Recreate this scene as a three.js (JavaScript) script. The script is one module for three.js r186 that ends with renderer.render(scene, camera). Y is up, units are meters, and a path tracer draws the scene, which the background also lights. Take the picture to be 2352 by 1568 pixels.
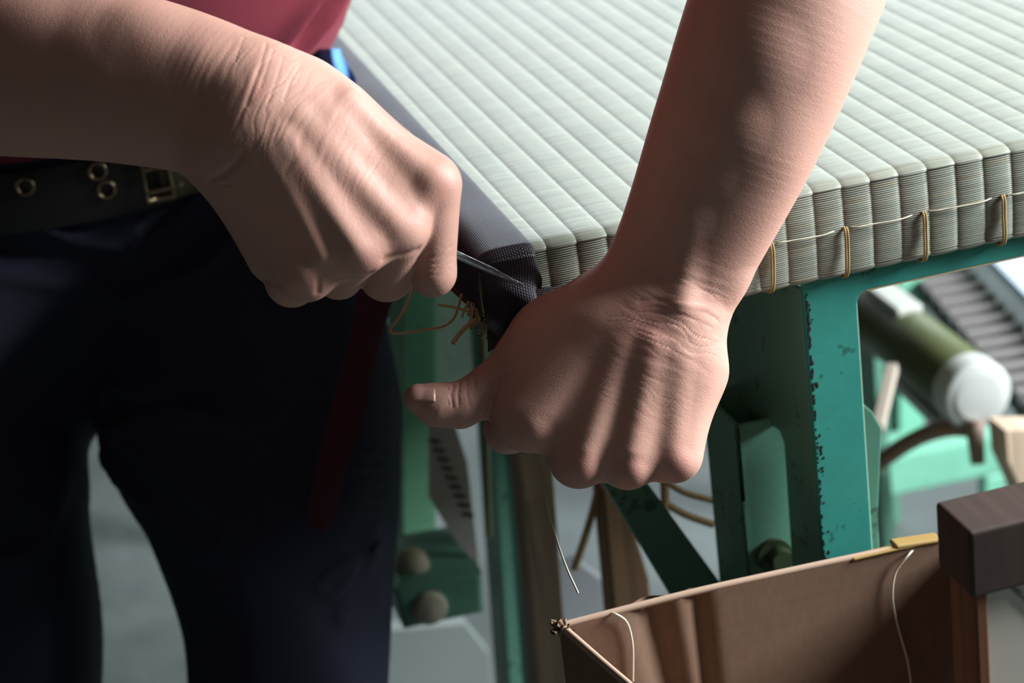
import * as THREE from 'three';
import { RectAreaLightUniformsLib } from 'three/addons/lights/RectAreaLightUniformsLib.js';
import { RoundedBoxGeometry } from 'three/addons/geometries/RoundedBoxGeometry.js';
import { mergeGeometries, toCreasedNormals } from 'three/addons/utils/BufferGeometryUtils.js';

// ---------------------------------------------------------------- camera, sky, daylight, exposure
const scene = new THREE.Scene();
const W = 2352, H = 1568, F = 5200;                                   // focal length in photo pixels
const camera = new THREE.PerspectiveCamera(2 * Math.atan(H / 2 / F) * 180 / Math.PI, W / H, 0.05, 60);
const DEG = Math.PI / 180, TOP = 0.95;                                // TOP: height of the mat's upper face
camera.rotation.set(-22.17 * DEG, -12.99 * DEG, -7.16 * DEG, 'YXZ');
camera.position.set(-0.422, 0.3989 + TOP, 1.0749);
camera.updateMatrixWorld(true);
camera.focus = 1.165;
camera.userData.fStop = 7.2;
scene.add(camera);
const sky = new THREE.Color().setRGB(0.62, 0.72, 0.85);
scene.background = sky;
const renderer = new THREE.WebGLRenderer();
renderer.toneMapping = THREE.LinearToneMapping;
renderer.toneMappingExposure = 1.03;
renderer.shadowMap.enabled = true;
RectAreaLightUniformsLib.init();
function daylight(name, color, intensity, w, h, from, to) {           // daylight entering through one window
  const l = new THREE.RectAreaLight(color, intensity, w, h);
  l.name = name; l.position.set(...from); l.lookAt(...to); scene.add(l);
  return l;
}
const DAY = new THREE.Color().setRGB(0.93, 0.98, 1.0);
daylight('side_window_light', DAY, 92, 1.0, 1.1, [2.22, 1.95, 0.34], [0, 1.95, 0.34]);
daylight('back_window_light', new THREE.Color().setRGB(0.82, 0.95, 1.0), 5.2, 2.3, 0.8, [1.05, 1.5, -3.1], [1.05, 1.5, 0]);

// ---------------------------------------------------------------- helpers
let seed = 7;
const rnd = () => { seed = (seed * 1664525 + 1013904223) >>> 0; return seed / 4294967296; };
const rr = (a, b) => a + (b - a) * rnd();
const CM = camera.matrixWorld.elements;
const ray = (x, y) => {                                               // direction of a photo pixel, one unit deep
  const a = (x - W / 2) / F, b = -(y - H / 2) / F;
  return [CM[0] * a + CM[4] * b - CM[8], CM[1] * a + CM[5] * b - CM[9], CM[2] * a + CM[6] * b - CM[10]];
};
const CP = [camera.position.x, camera.position.y, camera.position.z];
const P = (x, y, d) => { const r = ray(x, y); return [CP[0] + r[0] * d, CP[1] + r[1] * d, CP[2] + r[2] * d]; };
const on = (axis, x, y, v) => { const r = ray(x, y); return P(x, y, (v - CP[axis]) / r[axis]); };
const V3 = (p) => new THREE.Vector3(p[0], p[1], p[2]);
const sub = (a, b) => [a[0] - b[0], a[1] - b[1], a[2] - b[2]];
const add = (a, b, s = 1) => [a[0] + b[0] * s, a[1] + b[1] * s, a[2] + b[2] * s];
const dot = (a, b) => a[0] * b[0] + a[1] * b[1] + a[2] * b[2];
const cross = (a, b) => [a[1] * b[2] - a[2] * b[1], a[2] * b[0] - a[0] * b[2], a[0] * b[1] - a[1] * b[0]];
const norm = (a) => { const l = Math.hypot(a[0], a[1], a[2]) || 1; return [a[0] / l, a[1] / l, a[2] / l]; };
const mix = (a, b, t) => a + (b - a) * t;
const mix3 = (a, b, t) => [mix(a[0], b[0], t), mix(a[1], b[1], t), mix(a[2], b[2], t)];
const clamp = (x, a, b) => Math.min(b, Math.max(a, x));
const sstep = (a, b, x) => { const t = clamp((x - a) / (b - a), 0, 1); return t * t * (3 - 2 * t); };
const srgb = (r, g, b) => new THREE.Color().setRGB(r / 255, g / 255, b / 255, THREE.SRGBColorSpace);
// value noise
const hash = (x, y, z) => { let h = Math.imul(x, 374761393) ^ Math.imul(y, 668265263) ^ Math.imul(z, 2147483647); h = Math.imul(h ^ (h >>> 13), 1274126177); return ((h ^ (h >>> 16)) >>> 0) / 4294967296; };
function noise(x, y, z = 0) {
  const X = Math.floor(x), Y = Math.floor(y), Z = Math.floor(z); let fx = x - X, fy = y - Y, fz = z - Z;
  fx = fx * fx * (3 - 2 * fx); fy = fy * fy * (3 - 2 * fy); fz = fz * fz * (3 - 2 * fz);
  const l = (z0) => mix(mix(hash(X, Y, z0), hash(X + 1, Y, z0), fx), mix(hash(X, Y + 1, z0), hash(X + 1, Y + 1, z0), fx), fy);
  return mix(l(Z), l(Z + 1), fz);
}
// tiling value noise on an n-cell lattice
function tnoise(x, y, nx, ny, s) {
  const X = Math.floor(x), Y = Math.floor(y); let fx = x - X, fy = y - Y;
  fx = fx * fx * (3 - 2 * fx); fy = fy * fy * (3 - 2 * fy);
  const m = (a, n) => ((a % n) + n) % n, h = (a, b) => hash(m(a, nx), m(b, ny), s);
  return mix(mix(h(X, Y), h(X + 1, Y), fx), mix(h(X, Y + 1), h(X + 1, Y + 1), fx), fy);
}
function texture(w, h, fn, color, rx = 1, ry = 1) {                   // fn(u, v) -> [r, g, b] or one value, 0..1 (sRGB for colour maps)
  const data = new Uint8Array(w * h * 4);
  for (let j = 0; j < h; j++) for (let i = 0; i < w; i++) {
    let c = fn((i + 0.5) / w, (j + 0.5) / h); if (typeof c === 'number') c = [c, c, c];
    const o = (j * w + i) * 4; for (let k = 0; k < 3; k++) data[o + k] = clamp(c[k], 0, 1) * 255; data[o + 3] = 255;
  }
  const t = new THREE.DataTexture(data, w, h);
  t.wrapS = t.wrapT = THREE.RepeatWrapping; t.magFilter = THREE.LinearFilter; t.minFilter = THREE.LinearMipmapLinearFilter; t.generateMipmaps = true;
  if (color) t.colorSpace = THREE.SRGBColorSpace; t.repeat.set(rx, ry); t.needsUpdate = true;
  return t;
}
const std = (color, o = {}) => new THREE.MeshStandardMaterial({ color, roughness: 0.6, side: THREE.DoubleSide, ...o });
const taken = {};
const numbered = (n) => { const k = taken[n] = (taken[n] ?? -1) + 1; return k ? n + '_' + String(k).padStart(3, '0') : n; };
function mesh(name, geo, mat, parent) { const m = new THREE.Mesh(geo, mat); m.name = name; m.castShadow = m.receiveShadow = true; (parent || scene).add(m); return m; }
function tag(o, label, category, group) { o.userData.label = label; o.userData.category = category; if (group) o.userData.group = group; return o; }
function thing(name, label, category, group) { const g = new THREE.Group(); g.name = numbered(name); scene.add(g); return tag(g, label, category, group); }
function single(name, geo, mat, label, category, group) { return tag(mesh(numbered(name), geo, mat), label, category, group); }
function struct(name, geo, mat) { const m = mesh(name, geo, mat); m.userData.kind = 'structure'; return m; }
const box = (x0, x1, y0, y1, z0, z1, r = 0.002) => { const g = new RoundedBoxGeometry(x1 - x0, y1 - y0, z1 - z0, 2, Math.min(r, (x1 - x0) / 2.1, (y1 - y0) / 2.1, (z1 - z0) / 2.1)); g.translate((x0 + x1) / 2, (y0 + y1) / 2, (z0 + z1) / 2); return g; };
// bar of rectangular section from a to b; w across (along side), t thick
function bar(a, b, w, t, side = [0, 1, 0], r = 0.0015) {
  const d = norm(sub(b, a)), s = norm(sub(side, d.map((v) => v * dot(side, d)))), n = cross(d, s), L = Math.hypot(...sub(b, a));
  const g = new RoundedBoxGeometry(L, w, t, 2, Math.min(r, w / 2.1, t / 2.1));
  const m = new THREE.Matrix4().makeBasis(V3(d), V3(s), V3(n)); m.setPosition(V3(mix3(a, b, 0.5))); g.applyMatrix4(m); return g;
}
function tube(pts, r, seg = 48, rad = 10, closed = false) { return new THREE.TubeGeometry(new THREE.CatmullRomCurve3(pts.map(V3), closed), seg, r, rad, closed); }
function cyl(a, b, ra, rb = ra, n = 40) {
  const L = Math.hypot(...sub(b, a)), g = new THREE.CylinderGeometry(rb, ra, L, n, 1); 
  g.applyQuaternion(new THREE.Quaternion().setFromUnitVectors(new THREE.Vector3(0, 1, 0), V3(norm(sub(b, a))))); g.translate(...mix3(a, b, 0.5)); return g;
}
function lathe(prof, a, dir, n = 48) { const g = new THREE.LatheGeometry(prof.map((p) => new THREE.Vector2(p[0], p[1])), n); g.applyQuaternion(new THREE.Quaternion().setFromUnitVectors(new THREE.Vector3(0, 1, 0), V3(norm(dir)))); g.translate(...a); return g; }
// an outline traced in the photo, set on the plane z = Z and given a thickness away from the camera
function slabZ(pts, Z, th, bevel = 0.001, holes = []) {
  const sh = new THREE.Shape(pts.map((p) => { const q = on(2, p[0], p[1], Z); return new THREE.Vector2(q[0], p[2] ? 0.001 : q[1]); }));   // a third entry sets the point down on the floor
  for (const h of holes) sh.holes.push(new THREE.Path(h.map((p) => { const q = on(2, p[0], p[1], Z); return new THREE.Vector2(q[0], q[1]); })));
  const g = new THREE.ExtrudeGeometry(sh, { depth: th - 2 * bevel, bevelEnabled: bevel > 0, bevelSize: bevel, bevelThickness: bevel, bevelOffset: -bevel, bevelSegments: 2 });
  g.translate(0, 0, Z - th + bevel); return g;
}
function slabN(pts, c, n, th) {                                        // the same on the plane through c with normal n
  n = norm(n); const e = norm(cross([0, 1, 0], n)), f = cross(n, e), O = c;
  const q = pts.map(([x, y]) => { const r = ray(x, y), k = dot(sub(O, CP), n) / dot(r, n), p = sub(P(x, y, k), O); return new THREE.Vector2(dot(p, e), dot(p, f)); });
  const g = new THREE.ExtrudeGeometry(new THREE.Shape(q), { depth: th, bevelEnabled: false }); g.translate(0, 0, -th);
  g.applyMatrix4(new THREE.Matrix4().makeBasis(V3(e), V3(f), V3(n)).setPosition(V3(O))); return g;
}
function slabX(pts, X, th, bevel = 0.001) {                            // the same on the plane x = X, thickness towards +x
  const sh = new THREE.Shape(pts.map((p) => { const q = on(0, p[0], p[1], X); return new THREE.Vector2(-q[2], p[2] ? 0.001 : Math.min(q[1], TOP - 0.0565)); }));
  const g = new THREE.ExtrudeGeometry(sh, { depth: th - 2 * bevel, bevelEnabled: bevel > 0, bevelSize: bevel, bevelThickness: bevel, bevelOffset: -bevel, bevelSegments: 2 });
  g.rotateY(Math.PI / 2); g.translate(X + bevel, 0, 0); return g;
}
function sheet(nu, nv, fn, uv) {                                       // grid surface fn(u, v) -> point
  const p = [], t = [], ix = [];
  for (let j = 0; j <= nv; j++) for (let i = 0; i <= nu; i++) { const u = i / nu, v = j / nv; p.push(...fn(u, v)); t.push(...(uv ? uv(u, v) : [u, v])); }
  for (let j = 0; j < nv; j++) for (let i = 0; i < nu; i++) { const a = j * (nu + 1) + i, b = a + 1, c = a + nu + 1, d = c + 1; ix.push(a, b, d, a, d, c); }
  const g = new THREE.BufferGeometry(); g.setAttribute('position', new THREE.Float32BufferAttribute(p, 3)); g.setAttribute('uv', new THREE.Float32BufferAttribute(t, 2)); g.setIndex(ix); g.computeVertexNormals(); return g;
}
// metre-scaled box projection of texture coordinates, for solid things
function boxUV(g, s = 1) {
  if (g.index) g = g.toNonIndexed(); g.computeVertexNormals();
  const p = g.attributes.position, n = g.attributes.normal, t = [];
  for (let i = 0; i < p.count; i++) { const a = Math.abs(n.getX(i)), b = Math.abs(n.getY(i)), c = Math.abs(n.getZ(i));
    if (a > b && a > c) t.push(p.getZ(i) / s, p.getY(i) / s); else if (b > c) t.push(p.getX(i) / s, p.getZ(i) / s); else t.push(p.getX(i) / s, p.getY(i) / s); }
  g.setAttribute('uv', new THREE.Float32BufferAttribute(t, 2)); return g;
}

// ---------------------------------------------------------------- distance fields for flesh and cloth
const smin = (a, b, k) => { const h = k - Math.abs(a - b); return h > 0 ? Math.min(a, b) - h * h / (4 * k) : Math.min(a, b); };
function cap(a, b, ra, rb = ra) {                                      // tapered capsule
  const bx = b[0] - a[0], by = b[1] - a[1], bz = b[2] - a[2], l2 = bx * bx + by * by + bz * bz || 1e-12;
  return (x, y, z) => { x -= a[0]; y -= a[1]; z -= a[2]; let h = (x * bx + y * by + z * bz) / l2; h = h < 0 ? 0 : h > 1 ? 1 : h; x -= bx * h; y -= by * h; z -= bz * h; return Math.sqrt(x * x + y * y + z * z) - ra - (rb - ra) * h; };
}
function ell(a, b, wa, ta, wb, tb, wd) {                               // tapered capsule of elliptic section, wide along wd
  const ab = sub(b, a), L = Math.hypot(...ab), d = norm(ab), w = norm(sub(wd, d.map((v) => v * dot(wd, d)))), t = cross(d, w);
  return (x, y, z) => {
    x -= a[0]; y -= a[1]; z -= a[2];
    const s = x * d[0] + y * d[1] + z * d[2]; let h = s / L; h = h < 0 ? 0 : h > 1 ? 1 : h;
    const ww = wa + (wb - wa) * h, tt = ta + (tb - ta) * h, u = (x * w[0] + y * w[1] + z * w[2]) / ww, v = (x * t[0] + y * t[1] + z * t[2]) / tt, e = (s - h * L) / Math.min(ww, tt);
    return (Math.sqrt(u * u + v * v + e * e) - 1) * Math.min(ww, tt);
  };
}
function limb(sections, wd, sub_ = 16) {                                // smooth limb of elliptic section through [point, half width, half thickness]
  const cp = new THREE.CatmullRomCurve3(sections.map((q) => V3(q[0])), false, 'centripetal'), cr = new THREE.CatmullRomCurve3(sections.map((q) => new THREE.Vector3(q[1], q[2], 0)), false, 'catmullrom'), n = (sections.length - 1) * sub_, A = [];
  for (let i = 0; i <= n; i++) { const p = cp.getPoint(i / n), t = cp.getTangent(i / n), r = cr.getPoint(i / n), d = [t.x, t.y, t.z], w = norm(sub(wd, d.map((v) => v * dot(wd, d)))); A.push([p.x, p.y, p.z, r.x, r.y, ...d, ...w, ...cross(d, w)]); }
  return (x, y, z) => {
    let best = 1e9, bi = 0, bh = 0;
    for (let i = 0; i < n; i++) { const a = A[i], b = A[i + 1], bx = b[0] - a[0], by = b[1] - a[1], bz = b[2] - a[2]; let h = ((x - a[0]) * bx + (y - a[1]) * by + (z - a[2]) * bz) / (bx * bx + by * by + bz * bz); h = h < 0 ? 0 : h > 1 ? 1 : h; const q = (x - a[0] - bx * h) ** 2 + (y - a[1] - by * h) ** 2 + (z - a[2] - bz * h) ** 2; if (q < best) { best = q; bi = i; bh = h; } }
    const a = A[bi], b = A[bi + 1], m = (k) => a[k] + (b[k] - a[k]) * bh, px = x - m(0), py = y - m(1), pz = z - m(2), ww = m(3), tt = m(4), mn = Math.min(ww, tt);
    const u = (px * m(8) + py * m(9) + pz * m(10)) / ww, v = (px * m(11) + py * m(12) + pz * m(13)) / tt, e = (px * m(5) + py * m(6) + pz * m(7)) / mn;
    return (Math.sqrt(u * u + v * v + e * e) - 1) * mn;
  };
}
const ball = (c, r) => cap(c, c, r);
function line(pts) {                                                   // distance to a polyline
  return (x, y, z) => { let m = 1e9; for (let i = 1; i < pts.length; i++) { const a = pts[i - 1], b = pts[i], bx = b[0] - a[0], by = b[1] - a[1], bz = b[2] - a[2], l = bx * bx + by * by + bz * bz || 1e-12, px = x - a[0], py = y - a[1], pz = z - a[2]; const h = clamp((px * bx + py * by + pz * bz) / l, 0, 1), q = (px - bx * h) ** 2 + (py - by * h) ** 2 + (pz - bz * h) ** 2; if (q < m) m = q; } return Math.sqrt(m); };
}
function trace(f, x, y, d = 0.9) {                                     // where a photo pixel's ray first meets a field
  const r = ray(x, y), l = Math.hypot(...r); let q;
  for (let i = 0; i < 160; i++) { q = P(x, y, d); const e = f(q[0], q[1], q[2]); if (e < 0.00005) return q; d += Math.min(e, 0.02) * 0.7 / l; if (d > 2.4) return null; }
  return q;
}
function surface(f, lo, hi, h, o = {}) {                               // surface nets
  const n = [0, 1, 2].map((i) => Math.ceil((hi[i] - lo[i]) / h) + 1), [nx, ny, nz] = n, B = 6, val = new Float32Array(nx * ny * nz), cells = [];
  const at = (i, j, k) => (k * ny + j) * nx + i;
  for (let k0 = 0; k0 < nz; k0 += B) for (let j0 = 0; j0 < ny; j0 += B) for (let i0 = 0; i0 < nx; i0 += B) {
    const c = f(lo[0] + (i0 + B / 2) * h, lo[1] + (j0 + B / 2) * h, lo[2] + (k0 + B / 2) * h), skip = Math.abs(c) > B * h * 1.25 + (o.margin || 0);
    if (!skip) cells.push([i0, j0, k0]);
    for (let k = k0; k < Math.min(nz, k0 + B); k++) for (let j = j0; j < Math.min(ny, j0 + B); j++) for (let i = i0; i < Math.min(nx, i0 + B); i++)
      val[at(i, j, k)] = skip ? c : f(lo[0] + i * h, lo[1] + j * h, lo[2] + k * h);
  }
  const id = new Map(), pos = [];
  const cellv = (i, j, k) => id.get(at(i, j, k));
  for (const [i0, j0, k0] of cells) for (let k = k0; k < Math.min(nz - 1, k0 + B); k++) for (let j = j0; j < Math.min(ny - 1, j0 + B); j++) for (let i = i0; i < Math.min(nx - 1, i0 + B); i++) {
    let m = 0, x = 0, y = 0, z = 0, c = 0; const v = [];
    for (let q = 0; q < 8; q++) { const d = val[at(i + (q & 1), j + ((q >> 1) & 1), k + (q >> 2))]; v.push(d); if (d < 0) m |= 1 << q; }
    if (m === 0 || m === 255) continue;
    for (let q = 0; q < 8; q++) for (const e of [1, 2, 4]) if (!(q & e)) { const a = v[q], b = v[q | e]; if ((a < 0) !== (b < 0)) { const t = a / (a - b); x += (q & 1) + (e === 1 ? t : 0); y += ((q >> 1) & 1) + (e === 2 ? t : 0); z += (q >> 2) + (e === 4 ? t : 0); c++; } }
    id.set(at(i, j, k), pos.length / 3); pos.push(lo[0] + (i + x / c) * h, lo[1] + (j + y / c) * h, lo[2] + (k + z / c) * h);
  }
  const ix = [];
  const quad = (a, b, c, d, flip) => { if (a === undefined || b === undefined || c === undefined || d === undefined) return; if (flip) ix.push(a, c, b, a, d, c); else ix.push(a, b, c, a, c, d); };
  for (const [i0, j0, k0] of cells) for (let k = k0; k < Math.min(nz - 1, k0 + B); k++) for (let j = j0; j < Math.min(ny - 1, j0 + B); j++) for (let i = i0; i < Math.min(nx - 1, i0 + B); i++) {
    const a = val[at(i, j, k)] < 0;
    if (j > 0 && k > 0) { const b = val[at(i + 1, j, k)] < 0; if (a !== b) quad(cellv(i, j - 1, k - 1), cellv(i, j, k - 1), cellv(i, j, k), cellv(i, j - 1, k), !a); }
    if (i > 0 && k > 0) { const b = val[at(i, j + 1, k)] < 0; if (a !== b) quad(cellv(i - 1, j, k - 1), cellv(i - 1, j, k), cellv(i, j, k), cellv(i, j, k - 1), !a); }
    if (i > 0 && j > 0) { const b = val[at(i, j, k + 1)] < 0; if (a !== b) quad(cellv(i - 1, j - 1, k), cellv(i, j - 1, k), cellv(i, j, k), cellv(i - 1, j, k), !a); }
  }
  const nor = new Float32Array(pos.length), e = o.eps || h * 0.6;
  for (let q = 0; q < pos.length; q += 3) {
    let gx, gy, gz, l;
    for (let s = 0; s < 2; s++) {
      const [x, y, z] = [pos[q], pos[q + 1], pos[q + 2]];
      gx = f(x + e, y, z) - f(x - e, y, z); gy = f(x, y + e, z) - f(x, y - e, z); gz = f(x, y, z + e) - f(x, y, z - e); l = Math.hypot(gx, gy, gz) || 1e-9;
      if (s) break;
      const st = clamp(f(x, y, z) / Math.max(l / (2 * e), 0.3), -h, h); pos[q] -= st * gx / l; pos[q + 1] -= st * gy / l; pos[q + 2] -= st * gz / l;
    }
    nor[q] = gx / l; nor[q + 1] = gy / l; nor[q + 2] = gz / l;
  }
  const g = new THREE.BufferGeometry(); g.setAttribute('position', new THREE.Float32BufferAttribute(pos, 3)); g.setAttribute('normal', new THREE.Float32BufferAttribute(nor, 3));
  if (o.uv) { const t = []; for (let q = 0; q < pos.length; q += 3) t.push(...o.uv(pos[q], pos[q + 1], pos[q + 2])); g.setAttribute('uv', new THREE.Float32BufferAttribute(t, 2)); }
  if (o.color) { const t = []; for (let q = 0; q < pos.length; q += 3) t.push(...o.color(pos[q], pos[q + 1], pos[q + 2])); g.setAttribute('color', new THREE.Float32BufferAttribute(t, 3)); }
  g.setIndex(ix); return g;
}

// ---------------------------------------------------------------- the room
const plaster = std(srgb(46, 44, 41), { roughness: 0.95, bumpMap: texture(128, 128, (u, v) => tnoise(u * 32, v * 32, 32, 32, 3) * 0.6 + tnoise(u * 64, v * 64, 64, 64, 4) * 0.4, false, 4, 4), bumpScale: 0.002 });
const concrete = std(0xffffff, { roughness: 0.55, map: texture(512, 512, (u, v) => {
  const a = tnoise(u * 6, v * 6, 6, 6, 11) * 0.5 + tnoise(u * 24, v * 24, 24, 24, 12) * 0.3 + tnoise(u * 96, v * 96, 96, 96, 13) * 0.2;
  const k = 0.34 + 0.2 * a; return [k * 0.93, k, k * 0.99];
}, true, 0.6, 0.6) });
const RX = 2.3, LX = -2.6, BZ = -3.2, FZ = 2.8, CH = 3.3, TH = 0.14;
struct('floor', boxUV(box(LX - TH, RX + TH, -0.1, 0, BZ - TH, FZ + TH, 0.001)), concrete);
struct('ceiling', boxUV(box(LX - TH, RX + TH, CH, CH + 0.1, BZ - TH, FZ + TH, 0.001)), plaster);
const SW = { z0: -0.22, z1: 0.9, y0: 1.34, y1: 2.56 }, BW = { x0: -0.15, x1: 2.25, y0: 1.05, y1: 1.95 };
struct('wall_right', boxUV(mergeGeometries([box(RX, RX + TH, 0, SW.y0, BZ, FZ), box(RX, RX + TH, SW.y1, CH, BZ, FZ), box(RX, RX + TH, SW.y0, SW.y1, BZ, SW.z0), box(RX, RX + TH, SW.y0, SW.y1, SW.z1, FZ)])), plaster);
struct('wall_back', boxUV(mergeGeometries([box(LX, RX, 0, BW.y0, BZ - TH, BZ), box(LX, RX, BW.y1, CH, BZ - TH, BZ), box(LX, BW.x0, BW.y0, BW.y1, BZ - TH, BZ), box(BW.x1, RX, BW.y0, BW.y1, BZ - TH, BZ)])), plaster);
struct('wall_left', boxUV(box(LX - TH, LX, 0, CH, BZ - TH, FZ + TH)), plaster);
struct('wall_front', boxUV(box(LX, RX + TH, 0, CH, FZ, FZ + TH)), plaster);
const sash = std(srgb(120, 122, 120), { roughness: 0.5, metalness: 0.6 });
const pane = new THREE.MeshPhysicalMaterial({ color: 0xffffff, transmission: 1, thickness: 0, roughness: 0.02, side: THREE.DoubleSide });
function windowAt(name, make) { const g = new THREE.Group(); g.name = name; g.userData.kind = 'structure'; scene.add(g); make(g); }
windowAt('window_1', (g) => {
  const { z0, z1, y0, y1 } = SW, x0 = RX + 0.04, x1 = RX + 0.08;
  mesh('window_frame', mergeGeometries([box(x0, x1, y0, y0 + 0.04, z0, z1), box(x0, x1, y1 - 0.04, y1, z0, z1), box(x0, x1, y0, y1, z0, z0 + 0.04), box(x0, x1, y0, y1, z1 - 0.04, z1), box(x0, x1, y0, y1, 0.32, 0.36)]), sash, g);
  mesh('pane', box(RX + 0.055, RX + 0.06, y0 + 0.03, y1 - 0.03, z0 + 0.03, 0.33, 0.0005), pane, g); mesh('pane', box(RX + 0.055, RX + 0.06, y0 + 0.03, y1 - 0.03, 0.35, z1 - 0.03, 0.0005), pane, g);
});
windowAt('window_2', (g) => {
  const { x0, x1, y0, y1 } = BW, z0 = BZ - 0.08, z1 = BZ - 0.04;
  mesh('window_frame', mergeGeometries([box(x0, x1, y0, y0 + 0.04, z0, z1), box(x0, x1, y1 - 0.04, y1, z0, z1), box(x0, x0 + 0.04, y0, y1, z0, z1), box(x1 - 0.04, x1, y0, y1, z0, z1), box(1.03, 1.07, y0, y1, z0, z1)]), sash, g);
  mesh('pane', box(x0 + 0.03, 1.04, y0 + 0.03, y1 - 0.03, BZ - 0.062, BZ - 0.057, 0.0005), pane, g); mesh('pane', box(1.06, x1 - 0.03, y0 + 0.03, y1 - 0.03, BZ - 0.062, BZ - 0.057, 0.0005), pane, g);
});

// ---------------------------------------------------------------- the tatami mat
const RIB = 0.01659, MX0 = -0.185, MX1 = 0.7, MZ = -1.8, MT = 0.055, INNER = -0.1565;
const mat = thing('tatami_mat', 'thick pale green woven rush tatami mat with dark cloth border on green stand', 'tatami mat');
const rushTex = (k) => texture(64, 1024, (u, v) => {
  const row = Math.floor(v * 192), j = (v * 192) % 1, t = hash(row, 5, k), n = tnoise(u * 4, v * 256, 4, 256, 20 + k), f = tnoise(u * 2, v * 40, 2, 40, 30 + k);
  const e = 1 - 0.26 * Math.pow(Math.abs(j - 0.5) * 2, 4), d = (0.88 + 0.09 * (t - 0.5) + 0.08 * (n - 0.5) + 0.04 * (f - 0.5)) * e, b = hash(row, 9, k) > 0.93 ? 0.03 : 0;
  return [(0.655 + b) * d, 0.68 * d, (0.62 - b) * d];
}, true, 1 / 0.1, 1 / 0.25);
const rushBump = texture(64, 1024, (u, v) => { const j = (v * 192) % 1; return 0.75 * Math.sin(Math.PI * j) + 0.25 * tnoise(u * 4, v * 192, 4, 192, 8); }, false, 1 / 0.1, 1 / 0.25);
const rush = [0, 1, 2, 3].map((k) => std(0xffffff, { map: rushTex(k), bumpMap: rushBump, bumpScale: 0.00018, roughness: 0.4 }));
function ribGeometry(phase, x0, x1) {                                  // one woven rib: runs along the top, rolls over the front edge and down the face
  const rows = [], A = 0.0007, N = 39;                                 // rows: [y, z, normal y, normal z, depth of the groove]
  for (let i = 0; i <= 44; i++) { const t = i / 44; rows.push([0, mix(MZ, -0.010, 1 - Math.pow(1 - t, 1.6)), 1, 0, A]); }
  for (let i = 1; i <= 8; i++) { const a = i / 8 * Math.PI / 2, r = 0.0095; rows.push([-0.0042 * (1 - Math.cos(a)), -0.0095 + 0.0095 * Math.sin(a), Math.cos(a), Math.sin(a), A + 0.0002 * i / 8]); }
  const y0 = -0.0046, y1 = -MT + 0.004, per = 6;
  for (let i = 0; i <= N * per; i++) { const t = i / (N * per), j = ((i + phase * per) / per) % 1, gap = t < 0.12 ? 0.0011 : 0.00075; rows.push([mix(y0, y1, t), -gap * (1 - Math.pow(Math.sin(Math.PI * j), 0.7)) + 0.0012 * Math.sin(Math.PI * t), 0, 1, A + 0.0003, (i ? 0.25 / 192 / per : 0)]); }
  for (let i = 1; i <= 4; i++) { const a = i / 4 * Math.PI / 2; rows.push([y1 - 0.004 * Math.sin(a), -0.004 + 0.004 * Math.cos(a), -Math.sin(a), Math.cos(a), A]); }
  rows.push([-MT, -0.05, -1, 0, 0]);
  let len = 0; const L = rows.map((r, i) => (len += r[5] !== undefined ? (r[5] || (1 - (len * 768 % 1) + phase) / 768) : i ? Math.hypot(r[0] - rows[i - 1][0], r[1] - rows[i - 1][1]) : 0)), n = 10;
  return sheet(n, rows.length - 1, (u, v) => {
    const r = rows[Math.round(v * (rows.length - 1))], x = mix(x0, x1, u), q = Math.min(1, Math.abs(Math.sin(Math.PI * x / RIB))), dip = r[4] * (1 - Math.pow(q, 0.5));
    return [x, r[0] - r[2] * dip, r[1] - r[3] * dip];
  }, (u, v) => [mix(x0, x1, u), L[Math.round(v * (rows.length - 1))]]);
}
const ribs = [ribGeometry(0, 0, RIB), ribGeometry(0.5, 0, RIB)];
for (let k = -9; k < Math.floor(0.67 / RIB); k++) { const m = mesh('rush_rib', ribs[k & 1], rush[(k * 7 + 70) % 4], mat); m.position.set(k * RIB, TOP, 0); }
{ const m = mesh('rush_rib', ribGeometry(0.5, RIB * 0.42, RIB), rush[2], mat); m.position.set(-10 * RIB, TOP, 0); }
const straw = std(srgb(176, 158, 112), { roughness: 0.9, bumpMap: rushBump, bumpScale: 0.001 });
mesh('straw_core', boxUV(box(-0.172, MX1 - 0.004, TOP - MT + 0.001, TOP - 0.003, MZ + 0.004, -0.008, 0.004)), straw, mat);
// the border cloth
const weave = (c) => texture(32, 32, (u, v) => {
  const i = Math.floor(u * 4), j = Math.floor(v * 4), a = (u * 4) % 1, b = (v * 4) % 1, over = (i + j) % 2, d = Math.sin(Math.PI * a) * Math.sin(Math.PI * b);
  return c ? [0.15 + 0.13 * d * (over ? 1.25 : 0.7), 0.135 + 0.12 * d * (over ? 1.25 : 0.7), 0.165 + 0.14 * d * (over ? 1.25 : 0.7)] : d * (over ? 1 : 0.45);
}, c, 1 / 0.0032, 1 / 0.0032);
const heri = std(0xffffff, { map: weave(true), bumpMap: weave(false), bumpScale: 0.0003, roughness: 0.5 });
const lowEdge = (z) => -0.0335 - Math.min(0.018, 0.11 * -z);
const prof = (t, z, k) => {                                            // across the border: t 0 inner edge .. 1 lower edge of the side
  const lo = lowEdge(z), n = 0.0008 * Math.sin(z * 40 + k) * Math.sin(z * 23), A = [[INNER, -0.0004], [INNER - 0.0012, 0.0011], [INNER - 0.013, 0.0021 + n], [-0.1815, 0.0012 + n], [-0.1868, -0.0022], [-0.1884, -0.0085], [-0.1888 + n, lo * 0.6], [-0.188, lo], [-0.1845, lo - 0.0016]];
  const s = clamp(t, 0, 0.9999) * (A.length - 1), i = Math.floor(s), q = A.map((p) => V3([p[0], p[1], 0])); const c = new THREE.CatmullRomCurve3(q, false, 'centripetal').getPoint(t); return [c.x, c.y];
};
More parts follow.
